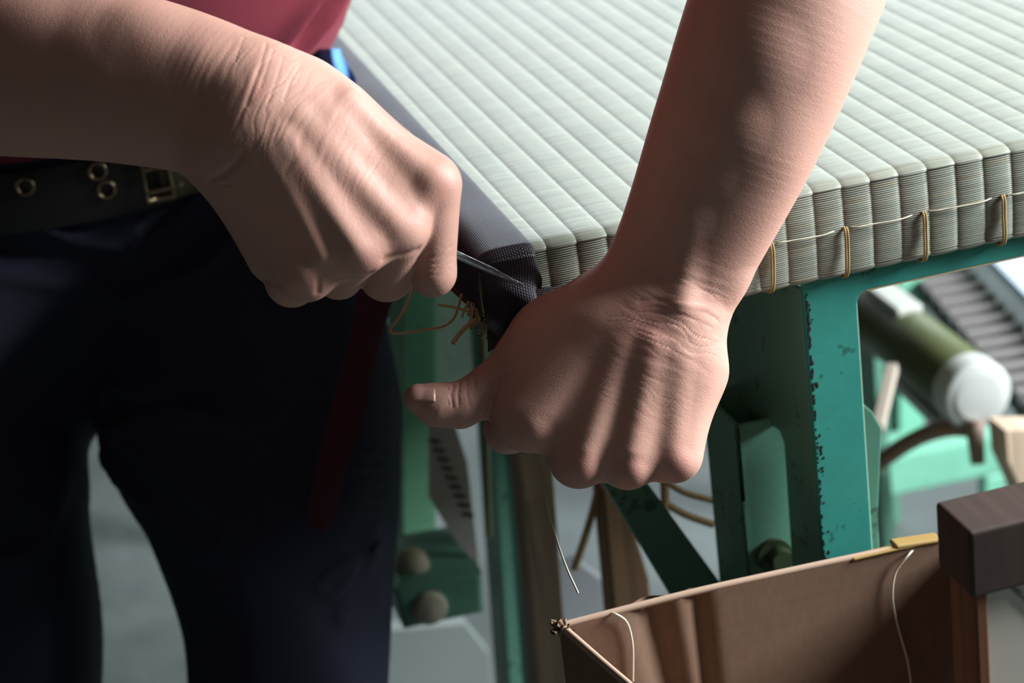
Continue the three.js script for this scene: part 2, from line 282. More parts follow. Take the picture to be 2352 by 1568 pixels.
const topLine = (u, s) => {                                            // u: 0 inner edge .. 1 outer edge; s: length along the border, rolling over the front edge at s = 0
  const r = 0.005, [x, y] = prof(u * 0.5, Math.min(s, 0), 0), q = r * Math.PI / 2, bulge = 0.0028 * Math.sin(Math.PI * Math.min(1, u * 1.02));
  if (s < 0) return [x, TOP + y, s - r + 0.003];
  if (s < q) { const a = s / r; return [x, TOP + y - r * (1 - Math.cos(a)), 0.003 - r + r * Math.sin(a) + bulge * 0.5 * (1 - Math.cos(a))]; }
  const t = s - q; return [x + 0.05 * t * (0.5 - u) + 0.0015 * Math.sin(t * 150 + u * 4) * sstep(0, 0.01, t) * (1 - u), TOP + y - r - t, 0.003 + bulge * (0.5 + 0.5 * Math.exp(-t * 60)) + 0.0018 * Math.sin(u * 8 + t * 190) * sstep(0.004, 0.02, t)];
};
const border = mesh('border_cloth', mergeGeometries([
  sheet(26, 200, (u, v) => topLine(u, v < 0.5 ? mix(MZ, 0, 1 - Math.pow(1 - v * 2, 1.8)) : (v - 0.5) * 2 * 0.054), (u, v) => [u * 0.03, v < 0.5 ? mix(MZ, 0, 1 - Math.pow(1 - v * 2, 1.8)) : (v - 0.5) * 2 * 0.054]),
  sheet(22, 110, (u, v) => { const z = mix(MZ, 0.0042, 1 - Math.pow(1 - v, 1.7)), [x, y] = prof(0.48 + u * 0.52, Math.min(z, 0), 0); return [x, TOP + y - 0.003 * sstep(-0.006, 0.004, z) * (1 - u), z]; }, (u, v) => [0.03 + u * 0.038, mix(MZ, 0, 1 - Math.pow(1 - v, 1.7))]),
  // the part tucked round under the front edge, towards the holding hand
  sheet(40, 14, (u, v) => { const x = mix(-0.163, -0.062, u), y = mix(-0.0225 - 0.002 * Math.sin(u * 3), -0.061, v); return [x, TOP + y, 0.0032 + 0.0024 * Math.sin(Math.PI * v) + 0.0012 * Math.sin(u * 11 + v * 3)]; }, (u, v) => [u * 0.1, v * 0.03]),
  sheet(40, 6, (u, v) => { const x = mix(-0.163, -0.062, u), z = mix(0.0035, -0.05, v); return [x, TOP - 0.061 + 0.002 * Math.sin(u * 7), z]; }, (u, v) => [u * 0.1, v * 0.05]),
]), heri, mat);
mesh('border_edging', tube(Array.from({ length: 30 }, (_, i) => { const z = mix(-0.8, 0.0005, 1 - (1 - i / 29) ** 2); return [-0.1882, TOP + lowEdge(z) - 0.0003, z]; }), 0.0009, 90, 6), std(srgb(86, 58, 40), { roughness: 0.8 }), border);
mesh('border_edging', tube(Array.from({ length: 30 }, (_, i) => { const z = mix(-0.8, 0.0005, 1 - (1 - i / 29) ** 2); return [-0.1886, TOP + lowEdge(z) + 0.002, z]; }), 0.00045, 90, 6), std(srgb(96, 66, 46), { roughness: 0.8 }), border);
// right-hand border, beyond the frame
mesh('border_cloth', boxUV(box(MX1 - 0.03, MX1 + 0.002, TOP - MT + 0.01, TOP + 0.001, MZ, 0.001, 0.003)), heri, mat);
// stitches along the front face
const cordMat = std(0xffffff, { roughness: 0.75, map: texture(64, 64, (u, v) => { const s = 0.5 + 0.5 * Math.sin((u * 6 + v * 2) * Math.PI * 2); const k = 0.72 + 0.28 * s; return [0.70 * k, 0.60 * k, 0.40 * k]; }, true, 24, 1) });
const threadMat = std(0xffffff, { roughness: 0.7, map: texture(64, 64, (u, v) => { const s = 0.5 + 0.5 * Math.sin((u * 6 + v * 2) * Math.PI * 2); const k = 0.72 + 0.28 * s; return [0.86 * k, 0.83 * k, 0.74 * k]; }, true, 60, 1) });
const loops = [[1772, 561, 672], [1943, 526, 637], [2123, 489, 600], [2304, 451, 563]].map(([x, y0, y1]) => [on(2, x, y0, 0.002), on(2, x + 4, y1, 0.002)]);
{ const d = sub(loops[1][0], loops[0][0]); for (const s of [-1, -2, 4, 5, 6]) { const q = s < 0 ? 0 : 3, n = s < 0 ? s : s - 3; loops.push([add(loops[q][0], d, n), add(loops[q][1], d, n)]); } loops.sort((a, b) => a[0][0] - b[0][0]); }
for (const [a, b] of loops) {
  const st = new THREE.Group(); st.name = 'stitch_loop'; mat.add(st);
  for (const s of [0, 1]) { const o = s * 0.0013 - 0.0006; mesh('cord', tube([[a[0] + o * 0.6, a[1] + 0.0003, -0.003], [a[0] + o, a[1], 0.0016], [a[0] + o * 1.1, mix(a[1], b[1], 0.4), 0.0021], [b[0] + o, mix(a[1], b[1], 0.9), 0.0017], [b[0] + o, b[1] - 0.001, -0.002], [b[0] + o, b[1] - 0.0022, -0.012]], 0.00072, 36, 7), cordMat, st); }
}
for (let i = 1; i < loops.length; i++) { const a = loops[i - 1][0], b = loops[i][0]; mesh('stitch_thread', tube([[a[0] + 0.0015, a[1], -0.002], mix3(a, b, 0.12), add(mix3(a, b, 0.28), [0, 0, 0.0006]), add(mix3(a, b, 0.7), [0, -0.0004, 0.0008]), add(mix3(a, b, 0.85), [0, -0.0002, -0.0012]), [b[0], b[1], -0.003]], 0.00042, 40, 6), threadMat, mat); }
// loose twine and frayed straw at the corner
const twine = std(srgb(206, 172, 126), { roughness: 0.85 });
const tw = (pts, r = 0.00075) => mesh('loose_twine', tube(pts.map((p) => P(...p)), r, 60, 7), twine, mat);
tw([[952, 650, 1.215], [938, 690, 1.20], [918, 728, 1.19], [896, 762, 1.187], [925, 765, 1.187], [975, 757, 1.187], [1018, 750, 1.188], [1040, 734, 1.19], [1052, 706, 1.195], [1060, 676, 1.20]]);
tw([[1090, 722, 1.187], [1062, 711, 1.185], [1034, 704, 1.183], [1006, 700, 1.182]], 0.0008);
tw([[1100, 730, 1.187], [1078, 744, 1.184], [1056, 766, 1.182], [1040, 788, 1.18]], 0.0013);
{ const parts = []; for (let i = 0; i < 90; i++) { const q = rnd(), a = P(mix(1075, 1145, q), mix(690, 752, q), 1.187 + rr(-0.002, 0.004)), b = add(a, [rr(-0.006, 0.006), -rr(0.003, 0.011), rr(-0.003, 0.006)]); parts.push(tube([a, add(mix3(a, b, 0.5), [rr(-1, 1) * 0.002, 0, rr(-1, 1) * 0.002]), b], rr(0.0003, 0.0007), 6, 4)); } const m = mesh('straw_fray', mergeGeometries(parts), std(srgb(196, 182, 148), { roughness: 0.9 }), mat); m.userData.kind = 'stuff'; }

// ---------------------------------------------------------------- the craftsman
const person = thing('person', 'standing worker in maroon shirt and dark navy trousers, both hands at the mat corner', 'person');
const camR = [CM[0], CM[1], CM[2]], camU = [CM[4], CM[5], CM[6]];
const mm = 0.001;
// fingers: each a chain of joints [px, py, depth, radius in mm]
const joints = (list) => list.map(([x, y, d, r]) => ({ p: P(x, y, d), r: r * mm }));
function hand({ base, fingers, ridges = [], grooves = [], lumps = [], wrinkles = [] }) {
  const chains = fingers.map((f) => joints(f).map((q, i, a) => (i ? cap(a[i - 1].p, q.p, a[i - 1].r, q.r) : null)).slice(1));
  const flesh = (x, y, z) => {
    let d = 1;
    for (const b of base) d = smin(d, b.f(x, y, z), b.k);
    let all = d, rest = 1;
    for (const c of chains) { all = smin(all, smin(d, c[0](x, y, z), 0.0055), 0.002); let q = 1; for (let i = 1; i < c.length; i++) q = smin(q, c[i](x, y, z), 0.004); if (c.length > 1) { q = smin(q, Math.max(c[0](x, y, z), -0.0), 0.005); rest = smin(rest, q, 0.0018); } }
    d = smin(all, rest, 0.002);
    for (const r of ridges) d = smin(d, r.f(x, y, z), r.k);
    if (d < 0.012 && d > -0.012) for (const l of lumps) { const q = l.f(x, y, z); if (q < 1) d -= l.a * (1 - q * q) ** 2; }
    return d;
  };
  const gr = grooves.map((g) => ({ d: line(g.pts.map((p) => trace(flesh, p[0], p[1])).filter(Boolean)), w: g.w * mm, a: g.a * mm }));
  const wr = wrinkles.map((w) => ({ c: trace(flesh, w.at[0], w.at[1]), r: w.r * mm, al: w.along, ac: w.across, a: w.a * mm }));
  return (x, y, z) => {
    let d = flesh(x, y, z);
    if (d < 0.008 && d > -0.008) {
      for (const g of gr) { const q = g.d(x, y, z) / g.w; if (q < 3) d += g.a * Math.exp(-q * q * 2); }
      for (const w of wr) { const px = x - w.c[0], py = y - w.c[1], pz = z - w.c[2], q = (px * px + py * py + pz * pz) / (w.r * w.r); if (q < 1) { const u = px * w.al[0] + py * w.al[1] + pz * w.al[2], v = px * w.ac[0] + py * w.ac[1] + pz * w.ac[2], n = noise(u * 420 + 2 * noise(u * 90, v * 90, 7), v * 75, 3); d += w.a * (1 - q) * (1 - Math.abs(2 * n - 1)) ** 2; } }
    }
    return d;
  };
}
const lump = (x, y, d, r, a) => { const c = P(x, y, d), R = r * mm; return { f: (X, Y, Z) => Math.sqrt((X - c[0]) ** 2 + (Y - c[1]) ** 2 + (Z - c[2]) ** 2) / R, a: a * mm }; };
const B = (f, k = 0.014) => ({ f, k });
const E_ = (a, b, wa, ta, wb, tb, wd) => ell(P(...a), P(...b), wa * mm, ta * mm, wb * mm, tb * mm, wd);
const C_ = (a, b, ra, rb) => cap(P(...a), P(...b), ra * mm, rb * mm);
const dirOf = (a, b) => norm(sub(P(...b), P(...a)));

// his right arm, coming in along the belt; the fist closes round the awl
const rw = dirOf([490, 410, 1.10], [620, 88, 1.10]);
const rightArm = hand({
  base: [
    B(limb([[P(-640, 110, 1.235), 0.05, 0.042], [P(0, 148, 1.155), 0.0455, 0.037], [P(320, 186, 1.12), 0.0405, 0.031], [P(548, 252, 1.1), 0.0352, 0.0235], [P(720, 345, 1.098), 0.033, 0.0205]], rw), 0.02),
    B(C_([610, 225, 1.104], [985, 420, 1.102], 18, 14), 0.016),
    B(C_([600, 250, 1.094], [916, 518, 1.094], 17.5, 12.6), 0.016),
    B(C_([580, 300, 1.092], [820, 568, 1.088], 17.5, 12.4), 0.016),
    B(C_([545, 345, 1.096], [702, 622, 1.092], 18, 14), 0.016),
    B(C_([560, 390, 1.112], [640, 580, 1.115], 18, 15), 0.016),
    B(E_([640, 270, 1.116], [850, 480, 1.12], 28, 17, 34, 16, rw), 0.016),
    B(C_([710, 265, 1.125], [890, 360, 1.14], 18, 15), 0.016),
  ],
  fingers: [
    [[995, 424, 1.102, 13.2], [994, 627, 1.112, 10.6], [986, 618, 1.136, 9.2], [1004, 590, 1.152, 7.6]],
    [[922, 522, 1.095, 12.8], [888, 628, 1.116, 12.8], [888, 590, 1.143, 9.4], [898, 540, 1.146, 8]],
    [[824, 572, 1.089, 12], [778, 630, 1.112, 11.2], [786, 580, 1.142, 9], [806, 530, 1.142, 8]],
    [[702, 608, 1.091, 12.4], [670, 645, 1.110, 11.8], [690, 620, 1.14, 8.6], [720, 570, 1.142, 7.6]],
    [[870, 350, 1.14, 13], [960, 455, 1.148, 11], [1000, 505, 1.144, 9.5], [1016, 550, 1.138, 7.5]],
  ],
  ridges: [
    { f: C_([690, 275, 1.079], [900, 505, 1.083], 2.6, 2.4), k: 0.009 }, { f: C_([800, 235, 1.09], [975, 400, 1.092], 2.8, 2.4), k: 0.009 },
    { f: C_([615, 330, 1.075], [740, 585, 1.078], 2.4, 2.4), k: 0.008 }, { f: C_([655, 325, 1.075], [808, 560, 1.077], 2.4, 2.2), k: 0.009 },
  ],
  grooves: [
    { pts: [[612, 98], [598, 150], [580, 200], [566, 240]], w: 1.3, a: 0.3 }, { pts: [[628, 112], [612, 160], [598, 200]], w: 1.0, a: 0.22 },
    { pts: [[690, 150], [668, 185], [652, 230]], w: 1.1, a: 0.22 }, { pts: [[560, 85], [540, 140]], w: 1.1, a: 0.2 }, { pts: [[650, 130], [636, 180], [616, 235]], w: 1.0, a: 0.2 },
    { pts: [[484, 412], [510, 402], [540, 376], [556, 350]], w: 2.4, a: 1.2 }, { pts: [[496, 424], [530, 424]], w: 1.4, a: 0.4 },
    { pts: [[958, 574], [925, 586], [885, 596]], w: 3.2, a: 0.9 }, { pts: [[850, 628], [815, 636], [780, 640]], w: 3.0, a: 0.8 }, { pts: [[732, 640], [730, 672]], w: 2.0, a: 0.9 }, { pts: [[588, 628], [610, 646], [640, 655]], w: 2.0, a: 0.6 },
    { pts: [[960, 592], [1000, 590], [1036, 566]], w: 0.9, a: 0.4 }, { pts: [[964, 606], [1000, 606], [1038, 586]], w: 0.8, a: 0.3 },
    { pts: [[970, 620], [1002, 619], [1036, 603]], w: 0.7, a: 0.28 }, { pts: [[975, 634], [1002, 632], [1034, 617]], w: 0.7, a: 0.22 },
  ],
  lumps: [lump(1006, 428, 1.092, 15, 1.2), lump(930, 540, 1.085, 11, 1.0), lump(828, 586, 1.08, 11, 0.9), lump(702, 620, 1.084, 12, 0.8), lump(60, 70, 1.122, 30, 2.0), lump(330, 70, 1.10, 26, 1.8), lump(210, 150, 1.10, 26, 1.0), lump(470, 150, 1.08, 20, 1.0)],
  wrinkles: [{ at: [610, 220], r: 48, along: dirOf([200, 180, 1.13], [900, 430, 1.083]), across: rw, a: 0.22 }, { at: [800, 330], r: 42, along: dirOf([200, 180, 1.13], [900, 430, 1.083]), across: rw, a: 0.12 }],
});
// his left arm, reaching down over the mat's edge; the fist pulls the border cloth under the mat
const lw = dirOf([1400, 570, 1.155], [1700, 690, 1.155]);
const leftArm = hand({
  base: [
    B(limb([[P(1985, -450, 1.165), 0.046, 0.04], [P(1805, 0, 1.135), 0.0455, 0.037], [P(1692, 300, 1.14), 0.0415, 0.032], [P(1556, 615, 1.154), 0.034, 0.0225], [P(1470, 780, 1.154), 0.036, 0.02]], lw), 0.02),
    B(C_([1430, 712, 1.157], [1215, 965, 1.152], 17.5, 15), 0.009),
    B(E_([1450, 780, 1.152], [1375, 985, 1.152], 36, 13, 38, 12.5, lw), 0.016),
    B(C_([1490, 700, 1.152], [1328, 1052, 1.148], 17, 14), 0.009),
    B(C_([1550, 720, 1.15], [1442, 1058, 1.149], 17, 13.4), 0.009),
    B(C_([1580, 745, 1.155], [1545, 1040, 1.154], 14.5, 12.6), 0.009),
    B(E_([1480, 800, 1.172], [1400, 990, 1.172], 38, 15, 38, 15, lw), 0.016),
    B(C_([1385, 722, 1.163], [1212, 838, 1.168], 16.5, 13.5), 0.016),
    B(C_([1260, 780, 1.17], [1200, 920, 1.168], 17, 15), 0.014),
  ],
  fingers: [
    [[1205, 965, 1.152, 14.5], [1168, 985, 1.186, 12], [1215, 960, 1.208, 9.5], [1250, 900, 1.2, 8]],
    [[1332, 1056, 1.148, 13], [1318, 1040, 1.19, 11.4], [1325, 975, 1.21, 9.4], [1330, 920, 1.2, 8]],
    [[1443, 1061, 1.149, 12], [1430, 1040, 1.19, 10.8], [1425, 980, 1.208, 9], [1420, 930, 1.198, 8]],
    [[1548, 1050, 1.154, 11.4], [1525, 1035, 1.186, 9.6], [1515, 985, 1.2, 8.2], [1500, 940, 1.195, 7.2]],
    [[1195, 840, 1.168, 13.8], [1122, 900, 1.163, 12.4], [1056, 930, 1.158, 11.3], [1004, 929, 1.155, 10.6], [962, 916, 1.153, 7.8]],
  ],
  ridges: [
    { f: C_([1420, 800, 1.138], [1345, 1030, 1.136], 2.2, 2.0), k: 0.01 }, { f: C_([1495, 790, 1.135], [1445, 1030, 1.137], 2.2, 1.9), k: 0.01 },
    { f: C_([1560, 820, 1.139], [1540, 1020, 1.143], 1.8, 1.7), k: 0.009 }, { f: C_([1370, 800, 1.142], [1230, 960, 1.141], 2.2, 2.0), k: 0.01 },
    { f: C_([1590, 470, 1.134], [1562, 690, 1.134], 1.6, 2.0), k: 0.012 },
  ],
  grooves: [
    { pts: [[1420, 640], [1490, 632], [1570, 640], [1640, 680]], w: 1.4, a: 0.16 }, { pts: [[1470, 690], [1560, 690], [1650, 735]], w: 1.4, a: 0.18 }, { pts: [[1500, 720], [1570, 722], [1635, 752]], w: 1.2, a: 0.16 },
    { pts: [[1160, 862], [1146, 874], [1136, 900], [1128, 930], [1120, 955]], w: 1.8, a: 1.4 },
    { pts: [[1042, 884], [1036, 905], [1040, 935]], w: 1.0, a: 0.6 }, { pts: [[1056, 876], [1052, 905], [1054, 930]], w: 1.0, a: 0.7 },
    { pts: [[1028, 890], [1030, 930]], w: 0.9, a: 0.4 }, { pts: [[1072, 872], [1072, 905], [1080, 935]], w: 0.9, a: 0.4 }, { pts: [[1090, 862], [1090, 890]], w: 0.9, a: 0.3 },
  ],
  lumps: [lump(1225, 1010, 1.138, 14, 1.2), lump(1340, 1078, 1.137, 11, 1.3), lump(1445, 1082, 1.138, 10, 1.3), lump(1552, 1064, 1.143, 11, 1.2), lump(1668, 640, 1.15, 17, 2.6), lump(1725, 130, 1.10, 30, 2.2), lump(1668, 290, 1.108, 24, 2.2), lump(1620, 400, 1.115, 18, 1.2), lump(1560, 500, 1.122, 20, 2.2), lump(1770, 330, 1.11, 30, 1.0)],
  wrinkles: [{ at: [1560, 740], r: 40, along: dirOf([1720, 250, 1.14], [1420, 1000, 1.15]), across: lw, a: 0.22 }, { at: [1480, 880], r: 38, along: dirOf([1720, 250, 1.14], [1420, 1000, 1.15]), across: lw, a: 0.1 }],
});
function skinColor(spots, warm) {
  const s = spots.map(([x, y, d, r]) => [P(x, y, d), r * mm]);
  return (x, y, z) => {
    let red = 0; for (const [c, r] of s) { const q = Math.hypot(x - c[0], y - c[1], z - c[2]) / r; if (q < 1) red = Math.max(red, (1 - q * q) ** 2); }
    const n = noise(x * 90, y * 90, z * 90) * 0.6 + noise(x * 260, y * 260, z * 260) * 0.4, m = 0.94 + 0.12 * n, r2 = red * 0.55 + (n - 0.5) * 0.25;
    return [0.505 * m * (1 - 0.02 * r2), 0.275 * m * (1 - 0.24 * r2), 0.216 * m * (1 - 0.2 * r2)];
  };
}
// creased, pored skin relief, 33 mm square
const skinBump = texture(1024, 1024, (u, v) => {
  const wx = 0.02 * (tnoise(u * 8, v * 8, 8, 8, 41) - 0.5), wy = 0.02 * (tnoise(u * 8, v * 8, 8, 8, 42) - 0.5); u += wx; v += wy;
  const a = tnoise(u * 12, v * 52, 12, 52, 43), b = tnoise((u + v) * 30, (v - u) * 30, 60, 60, 44), c = tnoise(u * 22, v * 110, 22, 110, 45), e = tnoise(u * 150, v * 150, 150, 150, 46);
  const r = (t) => 1 - Math.abs(2 * t - 1), pore = Math.max(0, tnoise(u * 70, v * 70, 70, 70, 47) - 0.78) * 3;
  return 0.26 * Math.sqrt(1 - r(a) * 0.95) + 0.26 * (1 - r(c)) + 0.25 * b + 0.2 * e - 0.3 * pore;
}, false, 1 / 0.033, 1 / 0.033);
const skin = new THREE.MeshPhysicalMaterial({ color: 0xffffff, vertexColors: true, roughness: 0.54, bumpMap: skinBump, bumpScale: 0.00011, specularIntensity: 0.7, sheen: 0.15, sheenRoughness: 0.6, sheenColor: new THREE.Color(0.9, 0.6, 0.5) });
const RES = 0.001;
const across = (o, ax, along) => (x, y, z) => { const q = [x - o[0], y - o[1], z - o[2]]; return [dot(q, ax), dot(q, along)]; };
const rAlong = dirOf([200, 180, 1.13], [900, 430, 1.083]), lAlong = dirOf([1720, 250, 1.14], [1420, 1000, 1.15]);
const perp = (a, b) => norm(sub(a, b.map((v) => v * dot(a, b))));
const bounds = (pts, pad) => { const q = pts.map((p) => P(...p)); return [[0, 1, 2].map((i) => Math.min(...q.map((p) => p[i])) - pad), [0, 1, 2].map((i) => Math.max(...q.map((p) => p[i])) + pad)]; };
const rb = bounds([[-250, 120, 1.19], [1040, 560, 1.15], [560, 600, 1.10], [900, 250, 1.08]], 0.062), lb = bounds([[1880, -190, 1.15], [940, 920, 1.155], [1330, 1060, 1.21], [1600, 900, 1.15]], 0.055);
const armR = surface(rightArm, rb[0], rb[1], RES, { uv: across(P(555, 250, 1.1), perp(rw, rAlong), rAlong), color: skinColor([[1025, 435, 1.08, 17], [935, 570, 1.07, 15], [842, 615, 1.078, 13], [704, 640, 1.088, 16], [1005, 630, 1.09, 15], [985, 676, 1.11, 6], [590, 210, 1.07, 10]]) });
const armL = surface(leftArm, lb[0], lb[1], RES, { uv: across(P(1558, 610, 1.15), perp(lw, lAlong), lAlong), color: skinColor([[1230, 1010, 1.138, 15], [1340, 1080, 1.135, 14], [1450, 1080, 1.135, 13], [1560, 1060, 1.14, 13], [950, 915, 1.148, 12], [1480, 760, 1.13, 24]]) });
console.log('arms', armR.index.count / 3, armL.index.count / 3);
// upper arms, torso, neck and head, above the frame
const shR = [-0.545, 1.36, -0.24], shL = [-0.17, 1.36, -0.22], elR = P(-640, 110, 1.235), elL = P(1985, -450, 1.165), neck = [-0.357, 1.42, -0.2], headC = [-0.34, 1.60, -0.1];
const bodyF = (() => {
  const q = [B(cap(P(-330, 125, 1.197), elR, 0.042, 0.045), 0.03), B(cap(elR, shR, 0.045, 0.058), 0.03), B(cap(P(1900, -240, 1.151), elL, 0.04, 0.043), 0.03), B(cap(elL, shL, 0.043, 0.056), 0.03), B(ell(shR, shL, 0.06, 0.055, 0.06, 0.055, [0, 1, 0]), 0.03), B(ell([-0.357, 1.32, -0.26], [-0.357, 1.04, -0.39], 0.135, 0.08, 0.125, 0.08, [1, 0, 0]), 0.03), B(cap(neck, [-0.345, 1.52, -0.15], 0.058, 0.055), 0.04),
    B(ell([-0.34, 1.635, -0.12], [-0.335, 1.57, -0.06], 0.078, 0.095, 0.062, 0.075, [1, 0, 0]), 0.03), B(cap([-0.335, 1.59, 0.015], [-0.335, 1.565, 0.035], 0.011, 0.015), 0.012), B(ell([-0.423, 1.61, -0.09], [-0.42, 1.57, -0.085], 0.02, 0.01, 0.014, 0.008, [0, 0, 1]), 0.01), B(ell([-0.252, 1.61, -0.09], [-0.255, 1.57, -0.085], 0.02, 0.01, 0.014, 0.008, [0, 0, 1]), 0.01), B(cap([-0.36, 1.535, 0.005], [-0.31, 1.535, 0.005], 0.009, 0.009), 0.01)];
  return (x, y, z) => { let d = 1; for (const b of q) d = smin(d, b.f(x, y, z), b.k); return d; };
})();
const torso = surface(bodyF, [-0.75, 0.75, -0.62], [0.14, 1.75, 0.15], 0.009, { uv: (x, y, z) => [x, y], color: skinColor([]) });
mesh('body', mergeGeometries([armR, armL, torso]), skin, person);
mesh('hair', surface((x, y, z) => Math.max(ell([-0.34, 1.645, -0.135], [-0.335, 1.60, -0.1], 0.085, 0.1, 0.078, 0.09, [1, 0, 0])(x, y, z), -(y - 1.60) - 0.5 * (0.02 - z) + 0.02) + 0.003 * noise(x * 150, y * 150, z * 150), [-0.47, 1.5, -0.3], [-0.2, 1.8, 0.1], 0.006), std(srgb(30, 26, 24), { roughness: 0.6 }), person);
// thumbnail of the left hand, and the sliver of the right thumb's nail
const nailMat = new THREE.MeshPhysicalMaterial({ color: srgb(198, 150, 138), roughness: 0.32, side: THREE.DoubleSide });
const onFlesh = (f, x, y, o) => { const q = trace(f, x, y), e = 0.0008, g = norm([f(q[0] + e, q[1], q[2]) - f(q[0] - e, q[1], q[2]), f(q[0], q[1] + e, q[2]) - f(q[0], q[1] - e, q[2]), f(q[0], q[1], q[2] + e) - f(q[0], q[1], q[2] - e)]); return add(q, g, o); };
mesh('thumbnail', sheet(16, 12, (u, v) => { const c = 2 * v - 1, x = mix(1002, 937 + 14 * c * c, u), y = mix(887.5 + 3 * (1 - u), 926 - 6 * u, v), ed = Math.min(u, 1 - u, v, 1 - v); return onFlesh(leftArm, x, y, ed < 0.01 ? -0.0006 : 0.0005); }), nailMat, person);

// ---------------------------------------------------------------- clothes
const twill = texture(64, 64, (u, v) => 0.5 + 0.5 * Math.sin((u * 8 + v * 8) * Math.PI * 2), false, 1 / 0.008, 1 / 0.008);
const navy = new THREE.MeshPhysicalMaterial({ color: srgb(18, 26, 54), roughness: 0.72, bumpMap: twill, bumpScale: 0.00025, side: THREE.DoubleSide });
const maroon = new THREE.MeshPhysicalMaterial({ color: srgb(108, 8, 34), roughness: 0.85, bumpMap: twill, bumpScale: 0.0002, sheen: 0.1, sheenRoughness: 0.5, sheenColor: new THREE.Color(0.8, 0.3, 0.4), side: THREE.DoubleSide });
const creases = (list) => list.map(([pts, w, a]) => ({ d: line(pts.map((p) => P(...p))), w, a }));
const drop = (p, y, dx, dz) => [p[0] + dx, y, p[2] + dz];
const beltF = P(255, 405, 1.535);
const kneeL = P(670, 1720, 1.57), kneeR = P(15, 1720, 1.60);
const trousersF = (() => {
  const legL = limb([[P(520, 600, 1.66), 0.11, 0.1], [P(585, 1000, 1.60), 0.105, 0.09], [P(626, 1180, 1.58), 0.0893, 0.085], [P(660, 1420, 1.57), 0.0735, 0.074], [kneeL, 0.066, 0.07], [drop(kneeL, 0.28, 0.01, -0.02), 0.062, 0.066], [drop(kneeL, 0.1, 0.01, -0.05), 0.07, 0.075]], camR, 8);
  const legR = limb([[P(-40, 600, 1.66), 0.11, 0.1], [P(-115, 1000, 1.62), 0.1, 0.09], [P(-85, 1200, 1.60), 0.0905, 0.086], [P(-15, 1430, 1.59), 0.0755, 0.076], [kneeR, 0.066, 0.07], [drop(kneeR, 0.28, -0.01, -0.02), 0.062, 0.066], [drop(kneeR, 0.1, -0.01, -0.05), 0.07, 0.075]], camR, 8);
  const pelvis = ell(add(beltF, [0, 0.03, -0.112]), add(beltF, [-0.01, -0.095, -0.11]), 0.163, 0.112, 0.15, 0.105, [1, 0, 0]);
  const cr = creases([
    [[[285, 470, 1.535], [300, 600, 1.535], [312, 680, 1.54], [262, 745, 1.545], [262, 850, 1.55], [285, 930, 1.56]], 0.004, 0.0035],
    [[[262, 945, 1.56], [420, 925, 1.53], [600, 860, 1.50], [800, 700, 1.50]], 0.012, 0.006], [[[440, 950, 1.53], [640, 920, 1.5], [830, 830, 1.5]], 0.010, 0.004],
    [[[0, 560, 1.55], [120, 590, 1.545], [280, 630, 1.54]], 0.014, 0.006], [[[60, 470, 1.55], [160, 510, 1.545], [270, 540, 1.54]], 0.010, 0.005], [[[310, 640, 1.54], [420, 560, 1.54], [520, 480, 1.55]], 0.014, 0.007], [[[330, 690, 1.54], [450, 640, 1.53], [560, 580, 1.53]], 0.010, 0.004],
    [[[905, 1200, 1.53], [850, 1280, 1.51], [770, 1345, 1.50]], 0.006, 0.006], [[[915, 1120, 1.53], [860, 1190, 1.51], [800, 1240, 1.50]], 0.006, 0.004], [[[900, 1260, 1.53], [860, 1340, 1.51], [800, 1420, 1.50]], 0.006, 0.006], [[[920, 960, 1.53], [880, 985, 1.51], [830, 1000, 1.5]], 0.007, 0.004],
    [[[930, 860, 1.55], [890, 900, 1.53], [860, 960, 1.51]], 0.008, 0.004], [[[215, 1030, 1.56], [330, 1130, 1.52], [460, 1220, 1.50]], 0.012, 0.006], [[[0, 1250, 1.53], [120, 1180, 1.53], [205, 1090, 1.56]], 0.012, 0.005],
  ]);
  return (x, y, z) => {
    let d = smin(smin(legL(x, y, z), legR(x, y, z), 0.008), pelvis(x, y, z), 0.04);
    if (Math.abs(d) < 0.03) { for (const c of cr) { const q = c.d(x, y, z) / c.w; if (q < 2.6) d += c.a * (Math.exp(-q * q * 1.6) - 0.55 * Math.exp(-((q - 1.35) ** 2) * 3)); } d += 0.004 * (noise(x * 16, y * 9, z * 16) - 0.5); }
    return Math.max(d, y - 0.945 - 0.03 * (x + 0.35));
  };
})();
mesh('trousers', surface(trousersF, [-0.66, 0.06, -0.72], [-0.05, 0.96, -0.2], 0.005, { uv: (x, y, z) => [x + 0.7 * z, y], margin: 0.01 }), navy, person);
